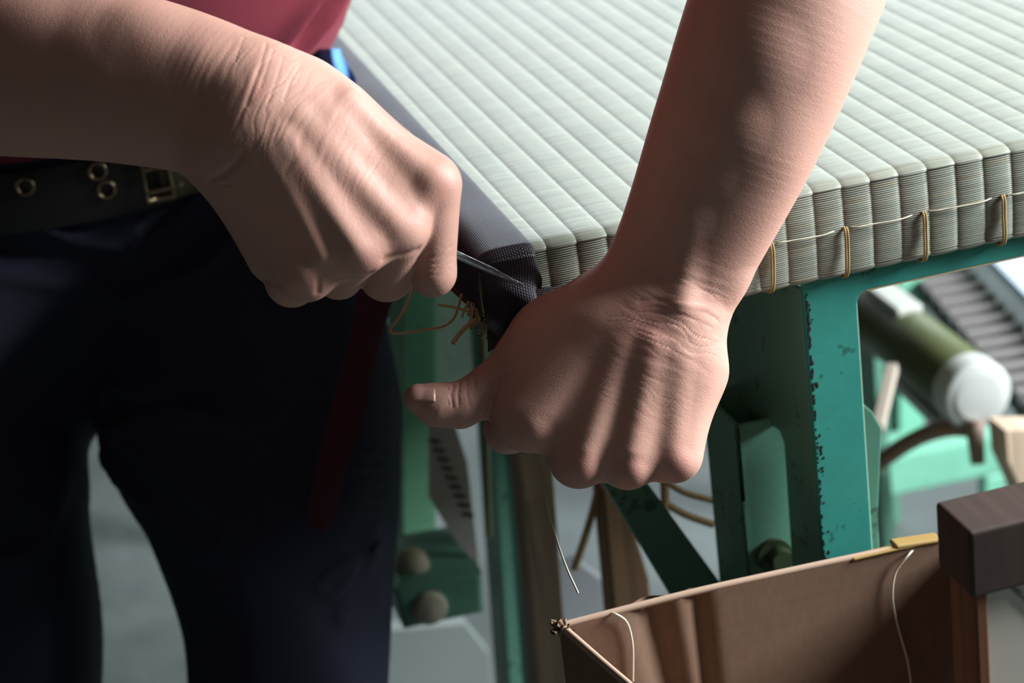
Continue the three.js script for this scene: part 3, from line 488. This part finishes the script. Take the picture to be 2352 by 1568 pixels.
const shirtF = (() => {
  const body = limb([[[-0.357, 1.36, -0.24], 0.19, 0.12], [[-0.345, 1.18, -0.31], 0.205, 0.125], [[-0.338, 1.04, -0.42], 0.188, 0.12], [[-0.35, 0.94, -0.535], 0.160, 0.106], [[-0.35, 0.9, -0.545], 0.158, 0.104]], [1, 0, 0], 8);
  const slv = [cap(shR, mix3(shR, elR, 0.75), 0.07, 0.076), cap(shL, mix3(shL, elL, 0.75), 0.07, 0.076)], sl = [ell(shR, shL, 0.082, 0.075, 0.082, 0.075, [0, 1, 0]), cap(neck, add(neck, [0, 0.03, 0.01]), 0.07, 0.066)];
  const nl = norm(sub(elL, shL)), nr = norm(sub(elR, shR)), cl = mix3(shL, elL, 0.6), cR = mix3(shR, elR, 0.62);
  const cr = creases([[[[560, 95, 1.46], [640, 55, 1.45], [760, 10, 1.44]], 0.014, 0.008], [[[700, 120, 1.45], [770, 60, 1.44], [830, -20, 1.44]], 0.016, 0.006]]);
  return (x, y, z) => {
    let d = body(x, y, z); const q0 = [x, y, z]; d = smin(d, Math.max(slv[0](x, y, z), dot(sub(q0, cR), nr)), 0.03); d = smin(d, Math.max(slv[1](x, y, z), dot(sub(q0, cl), nl)), 0.03); for (const s of sl) d = smin(d, s(x, y, z), 0.045);
    if (Math.abs(d) < 0.03) { for (const c of cr) { const q = c.d(x, y, z) / c.w; if (q < 2.6) d += c.a * (Math.exp(-q * q * 1.6) - 0.5 * Math.exp(-((q - 1.35) ** 2) * 3)); } d += 0.006 * (noise(x * 14, y * 7, z * 14) - 0.5); }
    return Math.max(d, 0.943 - y, y - 1.455);
  };
})();
mesh('shirt', surface(shirtF, [-0.7, 0.84, -0.64], [0.09, 1.5, -0.04], 0.007, { uv: (x, y, z) => [x + 0.7 * z, y], margin: 0.01 }), maroon, person);
// belt with brass eyelets
const leather = std(srgb(20, 16, 15), { roughness: 0.55 }), brass = std(srgb(150, 132, 108), { roughness: 0.3, metalness: 1 });
const beltC = add(beltF, [0, 0, -0.112]), beltAt = (a, y, o = 0) => [beltC[0] + (0.168 + o) * Math.sin(a), beltC[1] + y + 0.03 * Math.sin(a) * 0.17 - 0.006 * Math.cos(a), beltC[2] + (0.1165 + o) * Math.cos(a)];
const belt = mesh('belt', sheet(96, 6, (u, v) => { const a = u * 2 * Math.PI - Math.PI; return beltAt(a, (v - 0.5) * 0.042, 0.0025 * Math.sin(Math.PI * v)); }), leather, person);
const facing = (c, n) => new THREE.Quaternion().setFromUnitVectors(new THREE.Vector3(0, 0, 1), V3(norm(n)));
function onBelt(geo, a, y, o) { const p = beltAt(a, y, o), n = [Math.sin(a) / 0.17, 0.1, Math.cos(a) / 0.118]; geo.applyQuaternion(facing(p, n)); geo.translate(...p); return geo; }
for (const [a, y] of [[-0.03, 0.0], [-0.05, 0.014], [0.4, 0.004], [-0.34, 0.012], [0.7, 0.006]]) mesh('eyelet', onBelt(new THREE.TorusGeometry(0.0056, 0.0012, 8, 24), a, y, 0.004), brass, belt);
mesh('buckle_frame', onBelt(new THREE.TorusGeometry(0.016, 0.0018, 8, 4, Math.PI * 2).rotateZ(Math.PI / 4).scale(0.8, 1.25, 1), 0.17, 0, 0.007), brass, belt);
mesh('buckle_prong', onBelt(new RoundedBoxGeometry(0.026, 0.003, 0.003, 2, 0.001), 0.19, 0.008, 0.008), brass, belt);
mesh('buckle_prong', onBelt(new RoundedBoxGeometry(0.026, 0.003, 0.003, 2, 0.001), 0.19, -0.008, 0.008), brass, belt);
mesh('belt_tip', onBelt(new RoundedBoxGeometry(0.04, 0.036, 0.003, 2, 0.001), 0.3, 0, 0.0035), std(srgb(92, 86, 72), { roughness: 0.35, metalness: 0.8 }), belt);
// shoes, below the frame
for (const [k, dx] of [[kneeL, 0.01], [kneeR, -0.01]]) { const a = drop(k, 0.045, dx, -0.07), b = drop(k, 0.04, dx * 3, 0.1); mesh('shoe', surface((x, y, z) => Math.max(ell(a, b, 0.046, 0.045, 0.05, 0.036, [1, 0, 0])(x, y, z), -y), [a[0] - 0.08, -0.02, a[2] - 0.1], [a[0] + 0.09, 0.12, b[2] + 0.1], 0.006), std(srgb(40, 40, 44)), person); }
// maroon cloth strap hanging at his thigh, and the corner of a light blue cloth at his hip
{ const c = [[770, 450], [850, 540], [872, 620], [852, 720], [826, 830], [800, 940], [768, 1050], [748, 1140], [730, 1215]], cv = new THREE.CatmullRomCurve3(c.map((p) => new THREE.Vector3(p[0], p[1], 0)));
  const g = []; for (const o of [0, 0.0015]) g.push(sheet(8, 60, (u, v) => { const q = cv.getPoint(v), w = mix(40, 33, v) * (1 - 0.45 * sstep(0.93, 1, v)), s = 2 * u - 1; return P(q.x + s * w + 3 * Math.sin(v * 17 + u * 3), q.y + s * 9, 1.475 + o + 0.07 * (1 - sstep(0, 0.22, v)) + 0.004 * Math.sin(v * 14) + 0.003 * s * s); }, (u, v) => [u * 0.025, v * 0.18]));
  single('cloth_strap', mergeGeometries(g), std(srgb(66, 20, 38), { roughness: 0.85 }), 'dark maroon cloth strap hanging down the front of the trousers', 'strap'); }
{ const g = []; for (const o of [0, 0.002]) g.push(sheet(16, 16, (u, v) => { const x = mix(700, mix(782, 818, sstep(0, 0.6, v)), u), y = mix(112, 240, v); return P(x, y, 1.50 + o + 0.006 * Math.sin(u * 7 + v * 2) - 0.02 * u); }, (u, v) => [u * 0.04, v * 0.04]));
  single('blue_cloth', mergeGeometries(g), std(srgb(92, 150, 214), { roughness: 0.85 }), 'light blue cloth tucked between the maroon shirt and the mat border', 'cloth'); }
// awl
{ const a = P(1205, 656, 1.163), b = P(1046, 584, 1.142), d = norm(sub(a, b)), awl = thing('awl', 'slender pointed steel awl gripped in the worker\'s right fist', 'awl');
  const L = Math.hypot(...sub(a, b)) + 0.03, s = add(a, d, -L);
  mesh('blade', lathe([[0, L], [0.0005, L - 0.0015], [0.0011, L - 0.008], [0.0018, L - 0.02], [0.0021, L * 0.4], [0.0021, 0]], s, d, 20), std(srgb(176, 180, 190), { metalness: 1, roughness: 0.4, bumpMap: texture(64, 64, (u, v) => tnoise(u * 16, v * 16, 16, 16, 51), false, 1, 3), bumpScale: 0.0002 }), awl);
  mesh('handle', lathe([[0, 0.001], [0.006, 0.001], [0.0085, -0.008], [0.0095, -0.03], [0.0085, -0.05], [0, -0.055]], s, d, 24), std(srgb(140, 96, 58), { roughness: 0.6 }), awl); }
// thread hanging from the left fist
single('thread', tube([[1240, 1070, 1.19], [1247, 1100, 1.172], [1258, 1160, 1.168], [1276, 1230, 1.168], [1300, 1300, 1.168], [1328, 1362, 1.168]].map((p) => P(...p)), 0.00055, 60, 7), threadMat, 'pale waxed thread end dangling below the worker\'s left fist', 'thread');

// ---------------------------------------------------------------- the green stand under the mat
const paint = (r, g, b, wear = 0.35, s = 61) => std(0xffffff, { roughness: 0.42, map: texture(256, 256, (u, v) => {
  const n = tnoise(u * 10, v * 10, 10, 10, s) * 0.5 + tnoise(u * 40, v * 40, 40, 40, s + 1) * 0.3 + tnoise(u * 90, v * 90, 90, 90, s + 2) * 0.2, k = 0.94 + 0.1 * (n - 0.5), d = sstep(0.70, 0.80, n) * wear;
  return [mix(r / 255 * k, 0.13, d), mix(g / 255 * k, 0.13, d), mix(b / 255 * k, 0.10, d)];
}, true, 1 / 0.16, 1 / 0.16) });
const teal = paint(62, 162, 150), green = paint(104, 160, 138, 0.4, 64), pale = paint(134, 206, 178, 0.15, 67), olive = paint(96, 104, 70, 0.3, 70);
const bare = std(srgb(214, 196, 156), { roughness: 0.6 }), black = std(srgb(22, 24, 24), { roughness: 0.6 }), steel = std(srgb(170, 172, 172), { metalness: 0.8, roughness: 0.4 });
const wood = (r, g, b, s) => std(0xffffff, { roughness: 0.75, map: texture(128, 256, (u, v) => { const n = tnoise(u * 24 + 2 * tnoise(u * 3, v * 3, 3, 3, s), v * 3, 24, 3, s + 1) * 0.6 + tnoise(u * 60, v * 8, 60, 8, s + 2) * 0.4, k = 0.78 + 0.36 * n; return [r / 255 * k, g / 255 * k, b / 255 * k]; }, true, 1 / 0.12, 1 / 0.3) });
const stand = thing('work_stand', 'teal green painted steel stand with angle-iron legs carrying the tatami mat', 'stand');
const SZ = -0.008, LX0 = -0.0065, LX1 = 0.0245, BY0 = 0.8815, BY1 = TOP - MT - 0.001;
{ // front frame: legs and top beam cut from one plate, inner corners rounded
  const sh = new THREE.Shape(), r = 0.008, X1 = 0.64, X2 = 0.67; sh.moveTo(LX0, 0); sh.lineTo(LX0, BY1); sh.lineTo(X2, BY1); sh.lineTo(X2, 0); sh.lineTo(X1, 0); sh.lineTo(X1, BY0 - r); sh.quadraticCurveTo(X1, BY0, X1 - r, BY0); sh.lineTo(LX1 + r, BY0); sh.quadraticCurveTo(LX1, BY0, LX1, BY0 - r); sh.lineTo(LX1, 0); sh.closePath();
  const g = new THREE.ExtrudeGeometry(sh, { depth: 0.003, bevelEnabled: true, bevelSize: 0.0008, bevelThickness: 0.0008, bevelOffset: -0.0008, bevelSegments: 2, curveSegments: 8 }); g.translate(0, 0, SZ - 0.0038);
  mesh('front_frame', boxUV(g), teal, stand);
  mesh('bare_edge', mergeGeometries([box(LX1 + 0.006, 0.63, BY0 - 0.0009, BY0 + 0.0002, SZ - 0.0034, SZ - 0.0004, 0.0003), box(LX1 - 0.0003, LX1 + 0.0006, 0.3, BY0 - 0.006, SZ - 0.003, SZ - 0.0016, 0.0002)]), bare, stand);
  mesh('side_plate', boxUV(slabX([[1836, 662], [1890, 1330], [1902, 1500, 1], [1812, 1500, 1], [1806, 1100], [1802, 1020], [1790, 990], [1742, 955], [1680, 915], [1560, 810], [1430, 700], [1500, 620], [1650, 600]], LX0 - 0.0002, 0.003, 0.0006)), green, stand);
  mesh('side_plate', boxUV(box(0.665, 0.669, 0, BY1 - 0.001, -0.06, SZ - 0.004)), green, stand);
  // dirt caught along the fold
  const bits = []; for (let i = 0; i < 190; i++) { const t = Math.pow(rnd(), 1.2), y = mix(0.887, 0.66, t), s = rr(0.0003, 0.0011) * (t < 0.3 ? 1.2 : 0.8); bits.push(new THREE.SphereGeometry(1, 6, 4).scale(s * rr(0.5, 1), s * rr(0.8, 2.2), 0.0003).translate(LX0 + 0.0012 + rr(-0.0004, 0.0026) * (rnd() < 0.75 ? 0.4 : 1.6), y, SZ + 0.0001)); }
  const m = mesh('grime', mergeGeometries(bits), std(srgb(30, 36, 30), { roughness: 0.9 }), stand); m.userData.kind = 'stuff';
}
{ // hollow square post bolted inside the leg
  const zf = -0.075, a = on(2, 1690, 979, zf), b = on(2, 1806, 985, zf), t = 0.003, x0 = a[0], x1 = b[0], y1 = a[1], zb = zf - 0.055;
  mesh('square_post', boxUV(mergeGeometries([box(x0, x1, 0, y1, zf - t, zf, 0.001), box(x0, x0 + t, 0, y1, zb, zf, 0.001), box(x1 - t, x1, 0, y1, zb, zf, 0.001), box(x0, x1, 0, y1, zb - t, zb, 0.001)])), green, stand);
  const c = on(2, 1775, 1272, zf); mesh('bolt', mergeGeometries([cyl([c[0], c[1], zf], [c[0], c[1], zf + 0.004], 0.011, 0.011, 32), cyl([c[0] + 0.002, c[1], zf], [c[0] + 0.002, c[1], zf + 0.012], 0.0075, 0.0072, 6)]), std(srgb(74, 92, 66), { roughness: 0.5, metalness: 0.4 }), stand);
}
mesh('rear_channel', boxUV(mergeGeometries([slabZ([[1968, 915], [2004, 945], [2026, 985], [2017, 1180], [2010, 1420, 1], [1980, 1420, 1]], -0.05, 0.004)])), green, stand);
mesh('diagonal_brace', boxUV(slabZ([[1372, 1085], [1470, 1085], [1660, 1345], [1640, 1420], [1560, 1400]], -0.13, 0.008)), green, stand);
mesh('back_frame', boxUV(mergeGeometries([box(-0.15, 0.67, BY1 - 0.05, BY1, -1.62, -1.6), box(-0.15, -0.11, 0, BY1, -1.62, -1.6), box(0.63, 0.67, 0, BY1, -1.62, -1.6), box(0.63, 0.66, BY1 - 0.035, BY1, -1.6, -0.02)])), green, stand);

// ---------------------------------------------------------------- the sewing machine behind, out of focus
const machine = thing('sewing_machine', 'green industrial mat sewing machine base with posts, out of focus behind the mat', 'machine');
const M_ = (name, geo, mt) => mesh(name, boxUV(geo), mt, machine);
M_('column', slabZ([[925, 560], [1002, 560], [1002, 1252], [925, 1262]], -0.62, 0.06), paint(136, 204, 164, 0.2, 80));
M_('panel', slabZ([[1000, 600], [1112, 600], [1118, 905], [1000, 905]], -0.66, 0.02), paint(194, 216, 202, 0.2, 83));
M_('column', slabZ([[1100, 560], [1178, 560], [1184, 1700, 1], [1124, 1700, 1]], -0.5, 0.05), green);
M_('rail', slabZ([[1174, 1060], [1193, 1060], [1193, 1700, 1], [1174, 1700, 1]], -0.46, 0.02), teal);
M_('guide_rod', cyl(on(2, 1104, 560, -0.44), on(2, 1122, 1230, -0.44), 0.0028), std(srgb(118, 116, 88), { roughness: 0.4, metalness: 0.6 }));
{ const C = P(1040, 1120, 1.75), N = [-0.25, 0.55, 0.8], s = mesh('scale_plate', boxUV(slabN([[984, 955], [1040, 960], [1072, 1060], [1102, 1310], [1042, 1235], [984, 1140]], C, N, 0.004)), std(srgb(236, 238, 236), { roughness: 0.5 }), machine);
  for (let i = 0; i < 9; i++) { const x = 998 + i * 9.5, y = 1006 + i * 21; mesh('tick_mark', slabN([[x - 13, y], [x + 14, y + 5], [x + 14, y + 13], [x - 13, y + 8]], add(C, norm(N), 0.0005), N, 0.0009), black, s); } }
{ const c0 = on(2, 950, 640, -0.62), c1 = on(2, 1140, 640, -0.5); M_('header', box(c0[0] - 0.03, c1[0] + 0.02, 0.845, 0.885, -0.68, -0.5, 0.003), green); }
{ const b = mesh('bracket', boxUV(slabZ([[905, 1352], [1108, 1314], [1114, 1408], [930, 1448]], -0.42, 0.09, 0.004)), green, machine), c = on(2, 986, 1394, -0.42);
  mesh('knob', lathe([[0, 0.008], [0.011, 0.007], [0.0138, 0.003], [0.0138, 0]], c, [0, 0, 1], 32), std(srgb(176, 172, 150), { roughness: 0.5 }), b);
  mesh('knob', new THREE.SphereGeometry(0.013, 24, 16).translate(...on(2, 948, 1296, -0.45)), std(srgb(214, 206, 184)), b); }
M_('base_plate', slabZ([[860, 1452], [1070, 1432], [1124, 1500], [1128, 1720, 1], [860, 1720, 1]], -0.7, 0.02), std(srgb(150, 160, 158), { roughness: 0.5 }));
// motor with its end cap
{ const c = P(2240, 906, 1.95), R = 0.032, m = thing('motor', 'olive cylindrical motor with a round white end cap beyond the green leg', 'motor');
  mesh('housing', lathe([[0, 0], [R * 0.96, 0], [R * 0.97, 0.12], [R * 0.9, 0.15], [R * 0.97, 0.17], [R * 0.97, 0.3], [0, 0.3]], c, [0, 0, -1], 48), olive, m);
  mesh('end_cap', lathe([[0, 0.009], [R * 0.62, 0.009], [R * 0.66, 0.0065], [R * 0.9, 0.0065], [R, 0.003], [R, -0.018], [R * 0.97, -0.018]], c, [0, 0, 1], 48), std(srgb(178, 182, 180), { roughness: 0.5 }), m);
  mesh('terminal_box', boxUV(box(c[0] - 0.012, c[0] + 0.014, c[1] + 0.026, c[1] + 0.036, c[2] - 0.2, c[2] - 0.13, 0.003)), std(srgb(190, 192, 186), { roughness: 0.5 }), m);
  mesh('mount', boxUV(box(c[0] - 0.004, c[0] + 0.008, 0, c[1] - 0.025, c[2] - 0.25, c[2] - 0.21, 0.002)), green, m);
  mesh('guard_bar', bar(P(2050, 850, 2.1), P(2175, 972, 2.0), 0.012, 0.02), std(srgb(205, 205, 206), { roughness: 0.5 }), m); mesh('stay', bar(P(2050, 842, 1.93), P(2016, 985, 1.88), 0.01, 0.01), std(srgb(190, 178, 164), { roughness: 0.6 }), m);
  mesh('outlet', cyl(P(2238, 965, 1.945), P(2246, 1066, 1.945), 0.0085, 0.006, 20), std(srgb(150, 130, 118), { roughness: 0.5, metalness: 0.3 }), m); }
single('air_hose', tube([[2235, 985, 1.955], [2190, 982, 1.96], [2140, 992, 1.97], [2080, 1020, 1.99], [2000, 1075, 2.0]].map((p) => P(...p)), 0.0078, 40, 12), std(srgb(140, 112, 92), { roughness: 0.6 }), 'brown rubber hose curving from the motor outlet behind the green leg', 'hose');
// ribbed conveyor belt and its rails, running away from the camera
{ const c = thing('conveyor', 'dark grey ribbed conveyor belt strip behind the motor', 'conveyor'), Y = 0.45, A = [0.478, Y, -0.62], D = norm([0.075, 0, -0.5]), S = [-D[2], 0, D[0]], hw = 0.03;
  const q = (l, o, y = 0) => [A[0] + D[0] * l + S[0] * o, Y + y, A[2] + D[2] * l + S[2] * o];
  mesh('belt_bed', boxUV(bar(q(0, 0, -0.012), q(0.8, 0, -0.012), 0.016, hw * 2, [0, 1, 0])), std(srgb(70, 70, 74), { roughness: 0.7 }), c);
  const rib = std(srgb(120, 116, 114), { roughness: 0.6 }); for (let i = 0; i < 26; i++) mesh('belt_rib', bar(q(0.01 + i * 0.03, -hw), q(0.01 + i * 0.03, hw), 0.008, 0.013, [0, 1, 0]), rib, c);
  mesh('side_rail', boxUV(bar(q(0, hw + 0.026, 0.02), q(0.8, hw + 0.026, 0.02), 0.012, 0.034, [0, 1, 0])), std(srgb(196, 210, 234), { roughness: 0.4 }), c);
  mesh('support', boxUV(bar(q(0.1, 0, -0.02), [q(0.1, 0)[0], 0, q(0.1, 0)[2]], 0.03, 0.03, [0, 0, 1])), green, c); mesh('support', boxUV(bar(q(0.7, 0, -0.02), [q(0.7, 0)[0], 0, q(0.7, 0)[2]], 0.03, 0.03, [0, 0, 1])), green, c); }
{ const bm = thing('floor_beam', 'pale mint painted beam on short legs behind the green leg', 'beam'); mesh('rail', boxUV(slabZ([[1960, 1068], [2302, 996], [2312, 1086], [1960, 1160]], -0.95, 0.06, 0.004)), pale, bm);
  for (const px of [1985, 2285]) { const q = on(2, px, 1085, -0.97); mesh('leg', boxUV(box(q[0] - 0.012, q[0] + 0.012, 0, q[1] - 0.005, -0.99, -0.97, 0.002)), pale, bm); } }
single('mint_post', boxUV(slabZ([[2066, 560], [2122, 560], [2122, 1100], [2066, 1100]], -1.012, 0.03)), pale, 'pale mint post rising from the low beam behind the motor', 'post');
// wood standing and lying about under the stand
const w1 = wood(196, 172, 148, 90), w2 = wood(150, 118, 88, 93), w3 = wood(98, 70, 52, 96);
single('wooden_post', boxUV(slabZ([[1192, 1040], [1268, 1040], [1264, 1720, 1], [1194, 1720, 1]], -0.34, 0.03, 0.002)), w1, 'grey-brown wooden post upright under the mat beside the green rail', 'post');
single('wooden_stake', boxUV(slabZ([[1386, 1120], [1440, 1160], [1492, 1330], [1488, 1480, 1], [1384, 1480, 1]], -0.3, 0.03, 0.002)), w2, 'dark brown wooden stake behind the diagonal brace', 'stake');
single('grey_plate', boxUV(slabZ([[1262, 1312], [1322, 1284], [1386, 1330], [1386, 1500, 1], [1262, 1500, 1]], -0.5, 0.01, 0.002)), std(srgb(150, 152, 158), { roughness: 0.5 }), 'grey metal plate standing low between the wooden post and stake', 'plate');
const rope = std(srgb(178, 150, 112), { roughness: 0.85 });
for (const [pts, r, l] of [[[[1518, 760, 1.5], [1524, 1070, 1.5], [1528, 1140, 1.5], [1526, 1208, 1.5]], 0.0032, 'short pale rope end hanging straight down beside the fist'], [[[1530, 1105, 1.47], [1570, 1130, 1.47], [1640, 1150, 1.47]], 0.0022, 'tan twine strand sagging toward the green post'], [[[1535, 1160, 1.5], [1575, 1182, 1.5], [1640, 1205, 1.5]], 0.0026, 'fuzzy pale twine strand below the tan strand'], [[[1420, 760, 1.6], [1390, 1040, 1.6], [1370, 1140, 1.6], [1345, 1230, 1.6], [1318, 1310, 1.6]], 0.003, 'brown twine slanting in front of the grey plate']])
  single('twine', tube(pts.map((p) => P(...p)), r, 30, 8), rope, l, 'twine');

// ---------------------------------------------------------------- cardboard box and drawer in the lower right
const board = std(0xffffff, { roughness: 0.85, map: texture(256, 256, (u, v) => { const n = tnoise(u * 8, v * 8, 8, 8, 101) * 0.4 + tnoise(u * 120, v * 60, 120, 60, 102) * 0.6, f = 0.5 + 0.5 * Math.sin(v * Math.PI * 2 * 40), k = 0.93 + 0.1 * (n - 0.5) + 0.015 * f; return [0.50 * k, 0.385 * k, 0.31 * k]; }, true, 1 / 0.2, 1 / 0.2) });
{ const c = thing('cardboard_box', 'open brown cardboard box with creased far wall and string over its rim', 'box'), z = 0.03, rim = [[1292, 1440], [1400, 1412], [1600, 1362], [1800, 1318], [2000, 1276], [2240, 1232]].map(([x, y]) => on(2, x, y, z));
  const rimAt = new THREE.CatmullRomCurve3(rim.map(V3)), bot = 0.002, th = 0.004;
  const wall = (o) => sheet(60, 40, (u, v) => { const q = rimAt.getPoint(u), y = mix(q.y, bot, v * v * 0.5 + v * 0.5); v = (q.y - y) / 0.38; const fold = 0.006 * Math.exp(-(((u - 0.30 - 0.16 * v) / 0.035) ** 2)) * Math.max(0, 1 - 0.3 * v) + 0.004 * Math.exp(-(((u - 0.40 - 0.02 * v) / 0.02) ** 2)); return [q.x, y, z + o - fold + 0.006 * Math.sin(u * 5) * v]; }, (u, v) => [u * 0.25, v * 0.3]);
  mesh('far_wall', mergeGeometries([wall(0), wall(-th)]), board, c);
  mesh('rim', tube(rim.map((p) => [p[0], p[1], p[2] - th / 2]), th / 2 * 1.05, 60, 8), std(srgb(168, 142, 122), { roughness: 0.9 }), c);
  const k0 = rim[0], k1 = on(2, 1430, 1600, 0.17);
  const side = (o) => sheet(20, 20, (u, v) => { const a = mix3(k0, [k0[0] + 0.04, k0[1] - 0.004, 0.205], u); return [a[0] + o, mix(a[1], bot, v), a[2]]; }, (u, v) => [u * 0.2, v * 0.3]);
  mesh('near_side_wall', mergeGeometries([side(-th / 2), side(th / 2)]), board, c); mesh('rim', tube([k0, [k0[0] + 0.0145, k0[1] - 0.0015, 0.1], [k0[0] + 0.04, k0[1] - 0.004, 0.205]], th / 2 * 1.05, 30, 8), std(srgb(168, 142, 122), { roughness: 0.9 }), c);
  const k2 = rim[5]; mesh('side_wall', mergeGeometries([-th, 0].map((o) => sheet(10, 10, (u, v) => [k2[0] + o, mix(k2[1], bot, v), mix(z, 0.205, u)]))), board, c);
  mesh('bottom', box(k0[0], k2[0], bot, bot + th, z, 0.205, 0.001), board, c);
  // a strip of torn tape on the rim
  mesh('torn_edge', boxUV(mergeGeometries([bar(on(2, 1955, 1281, z - 0.002), on(2, 2120, 1243, z - 0.002), 0.002, 0.006), bar(on(2, 2050, 1250, z - 0.004), on(2, 2155, 1234, z - 0.004), 0.003, 0.01)])), std(srgb(150, 122, 66), { roughness: 0.7 }), c);
  const st = (px, dz) => tube(px.map(([x, y], i) => add(on(2, x, y, z + 0.001), [0, 0, i ? dz : -0.006])), 0.0007, 50, 6);
  single('string', st([[1398, 1420], [1412, 1408], [1436, 1424], [1450, 1470], [1452, 1530], [1450, 1620]], 0.001), threadMat, 'pale string looped over the cardboard rim near its frayed corner', 'string');
  single('string', st([[2118, 1262], [2085, 1272], [2056, 1310], [2048, 1370], [2062, 1440], [2084, 1520], [2096, 1620]], 0.001), threadMat, 'faint string trailing down inside the dark end of the cardboard box', 'string');
  const kk = []; for (let i = 0; i < 26; i++) kk.push(tube([add(k0, [rr(-0.004, 0.004), rr(-0.004, 0.002), rr(-0.004, 0.004)]), add(k0, [rr(-0.008, 0.006), rr(-0.004, 0.006), rr(-0.004, 0.006)])], rr(0.0006, 0.0014), 3, 5)); const fz = mesh('frayed_corner', mergeGeometries(kk), std(srgb(120, 98, 78), { roughness: 0.95 }), c); fz.userData.kind = 'stuff'; }
{ const z = 0.25, a = on(2, 2226, 1224, z), q = on(2, 2250, 1372, z), d = thing('wooden_cabinet', 'small cabinet with dark wooden top rail and pale drawer front', 'cabinet'), x0 = a[0];
  mesh('top_rail', boxUV(box(x0, x0 + 0.3, q[1], a[1], z - 0.035, z, 0.002)), wood(62, 44, 36, 120), d);
  mesh('stile', boxUV(box(x0 + 0.003, x0 + 0.009, 0, q[1] - 0.0003, z - 0.03, z - 0.003, 0.001)), wood(120, 72, 42, 110), d);
  mesh('drawer_front', boxUV(box(x0 + 0.0095, x0 + 0.3, 0.1, q[1] - 0.0006, z - 0.02, z - 0.008, 0.001)), std(srgb(196, 192, 180), { roughness: 0.6 }), d);
  mesh('drawer_bead', boxUV(bar([x0 + 0.022, q[1] - 0.002, z - 0.0075], [x0 + 0.12, q[1] - 0.12, z - 0.0075], 0.002, 0.002, [0, 1, 0])), std(srgb(120, 118, 112)), d);
  mesh('carcass', boxUV(box(x0 + 0.0095, x0 + 0.3, 0, q[1] - 0.0006, z - 0.034, z - 0.021, 0.001)), w3, d); }
single('timber_offcut', boxUV(slabZ([[2306, 985], [2420, 985], [2420, 1260, 1], [2404, 1260, 1], [2352, 1150], [2312, 1060]], -0.5, 0.03, 0.002)), w1, 'pale sawn timber offcut at the right of the mint beam', 'timber');

renderer.render(scene, camera);
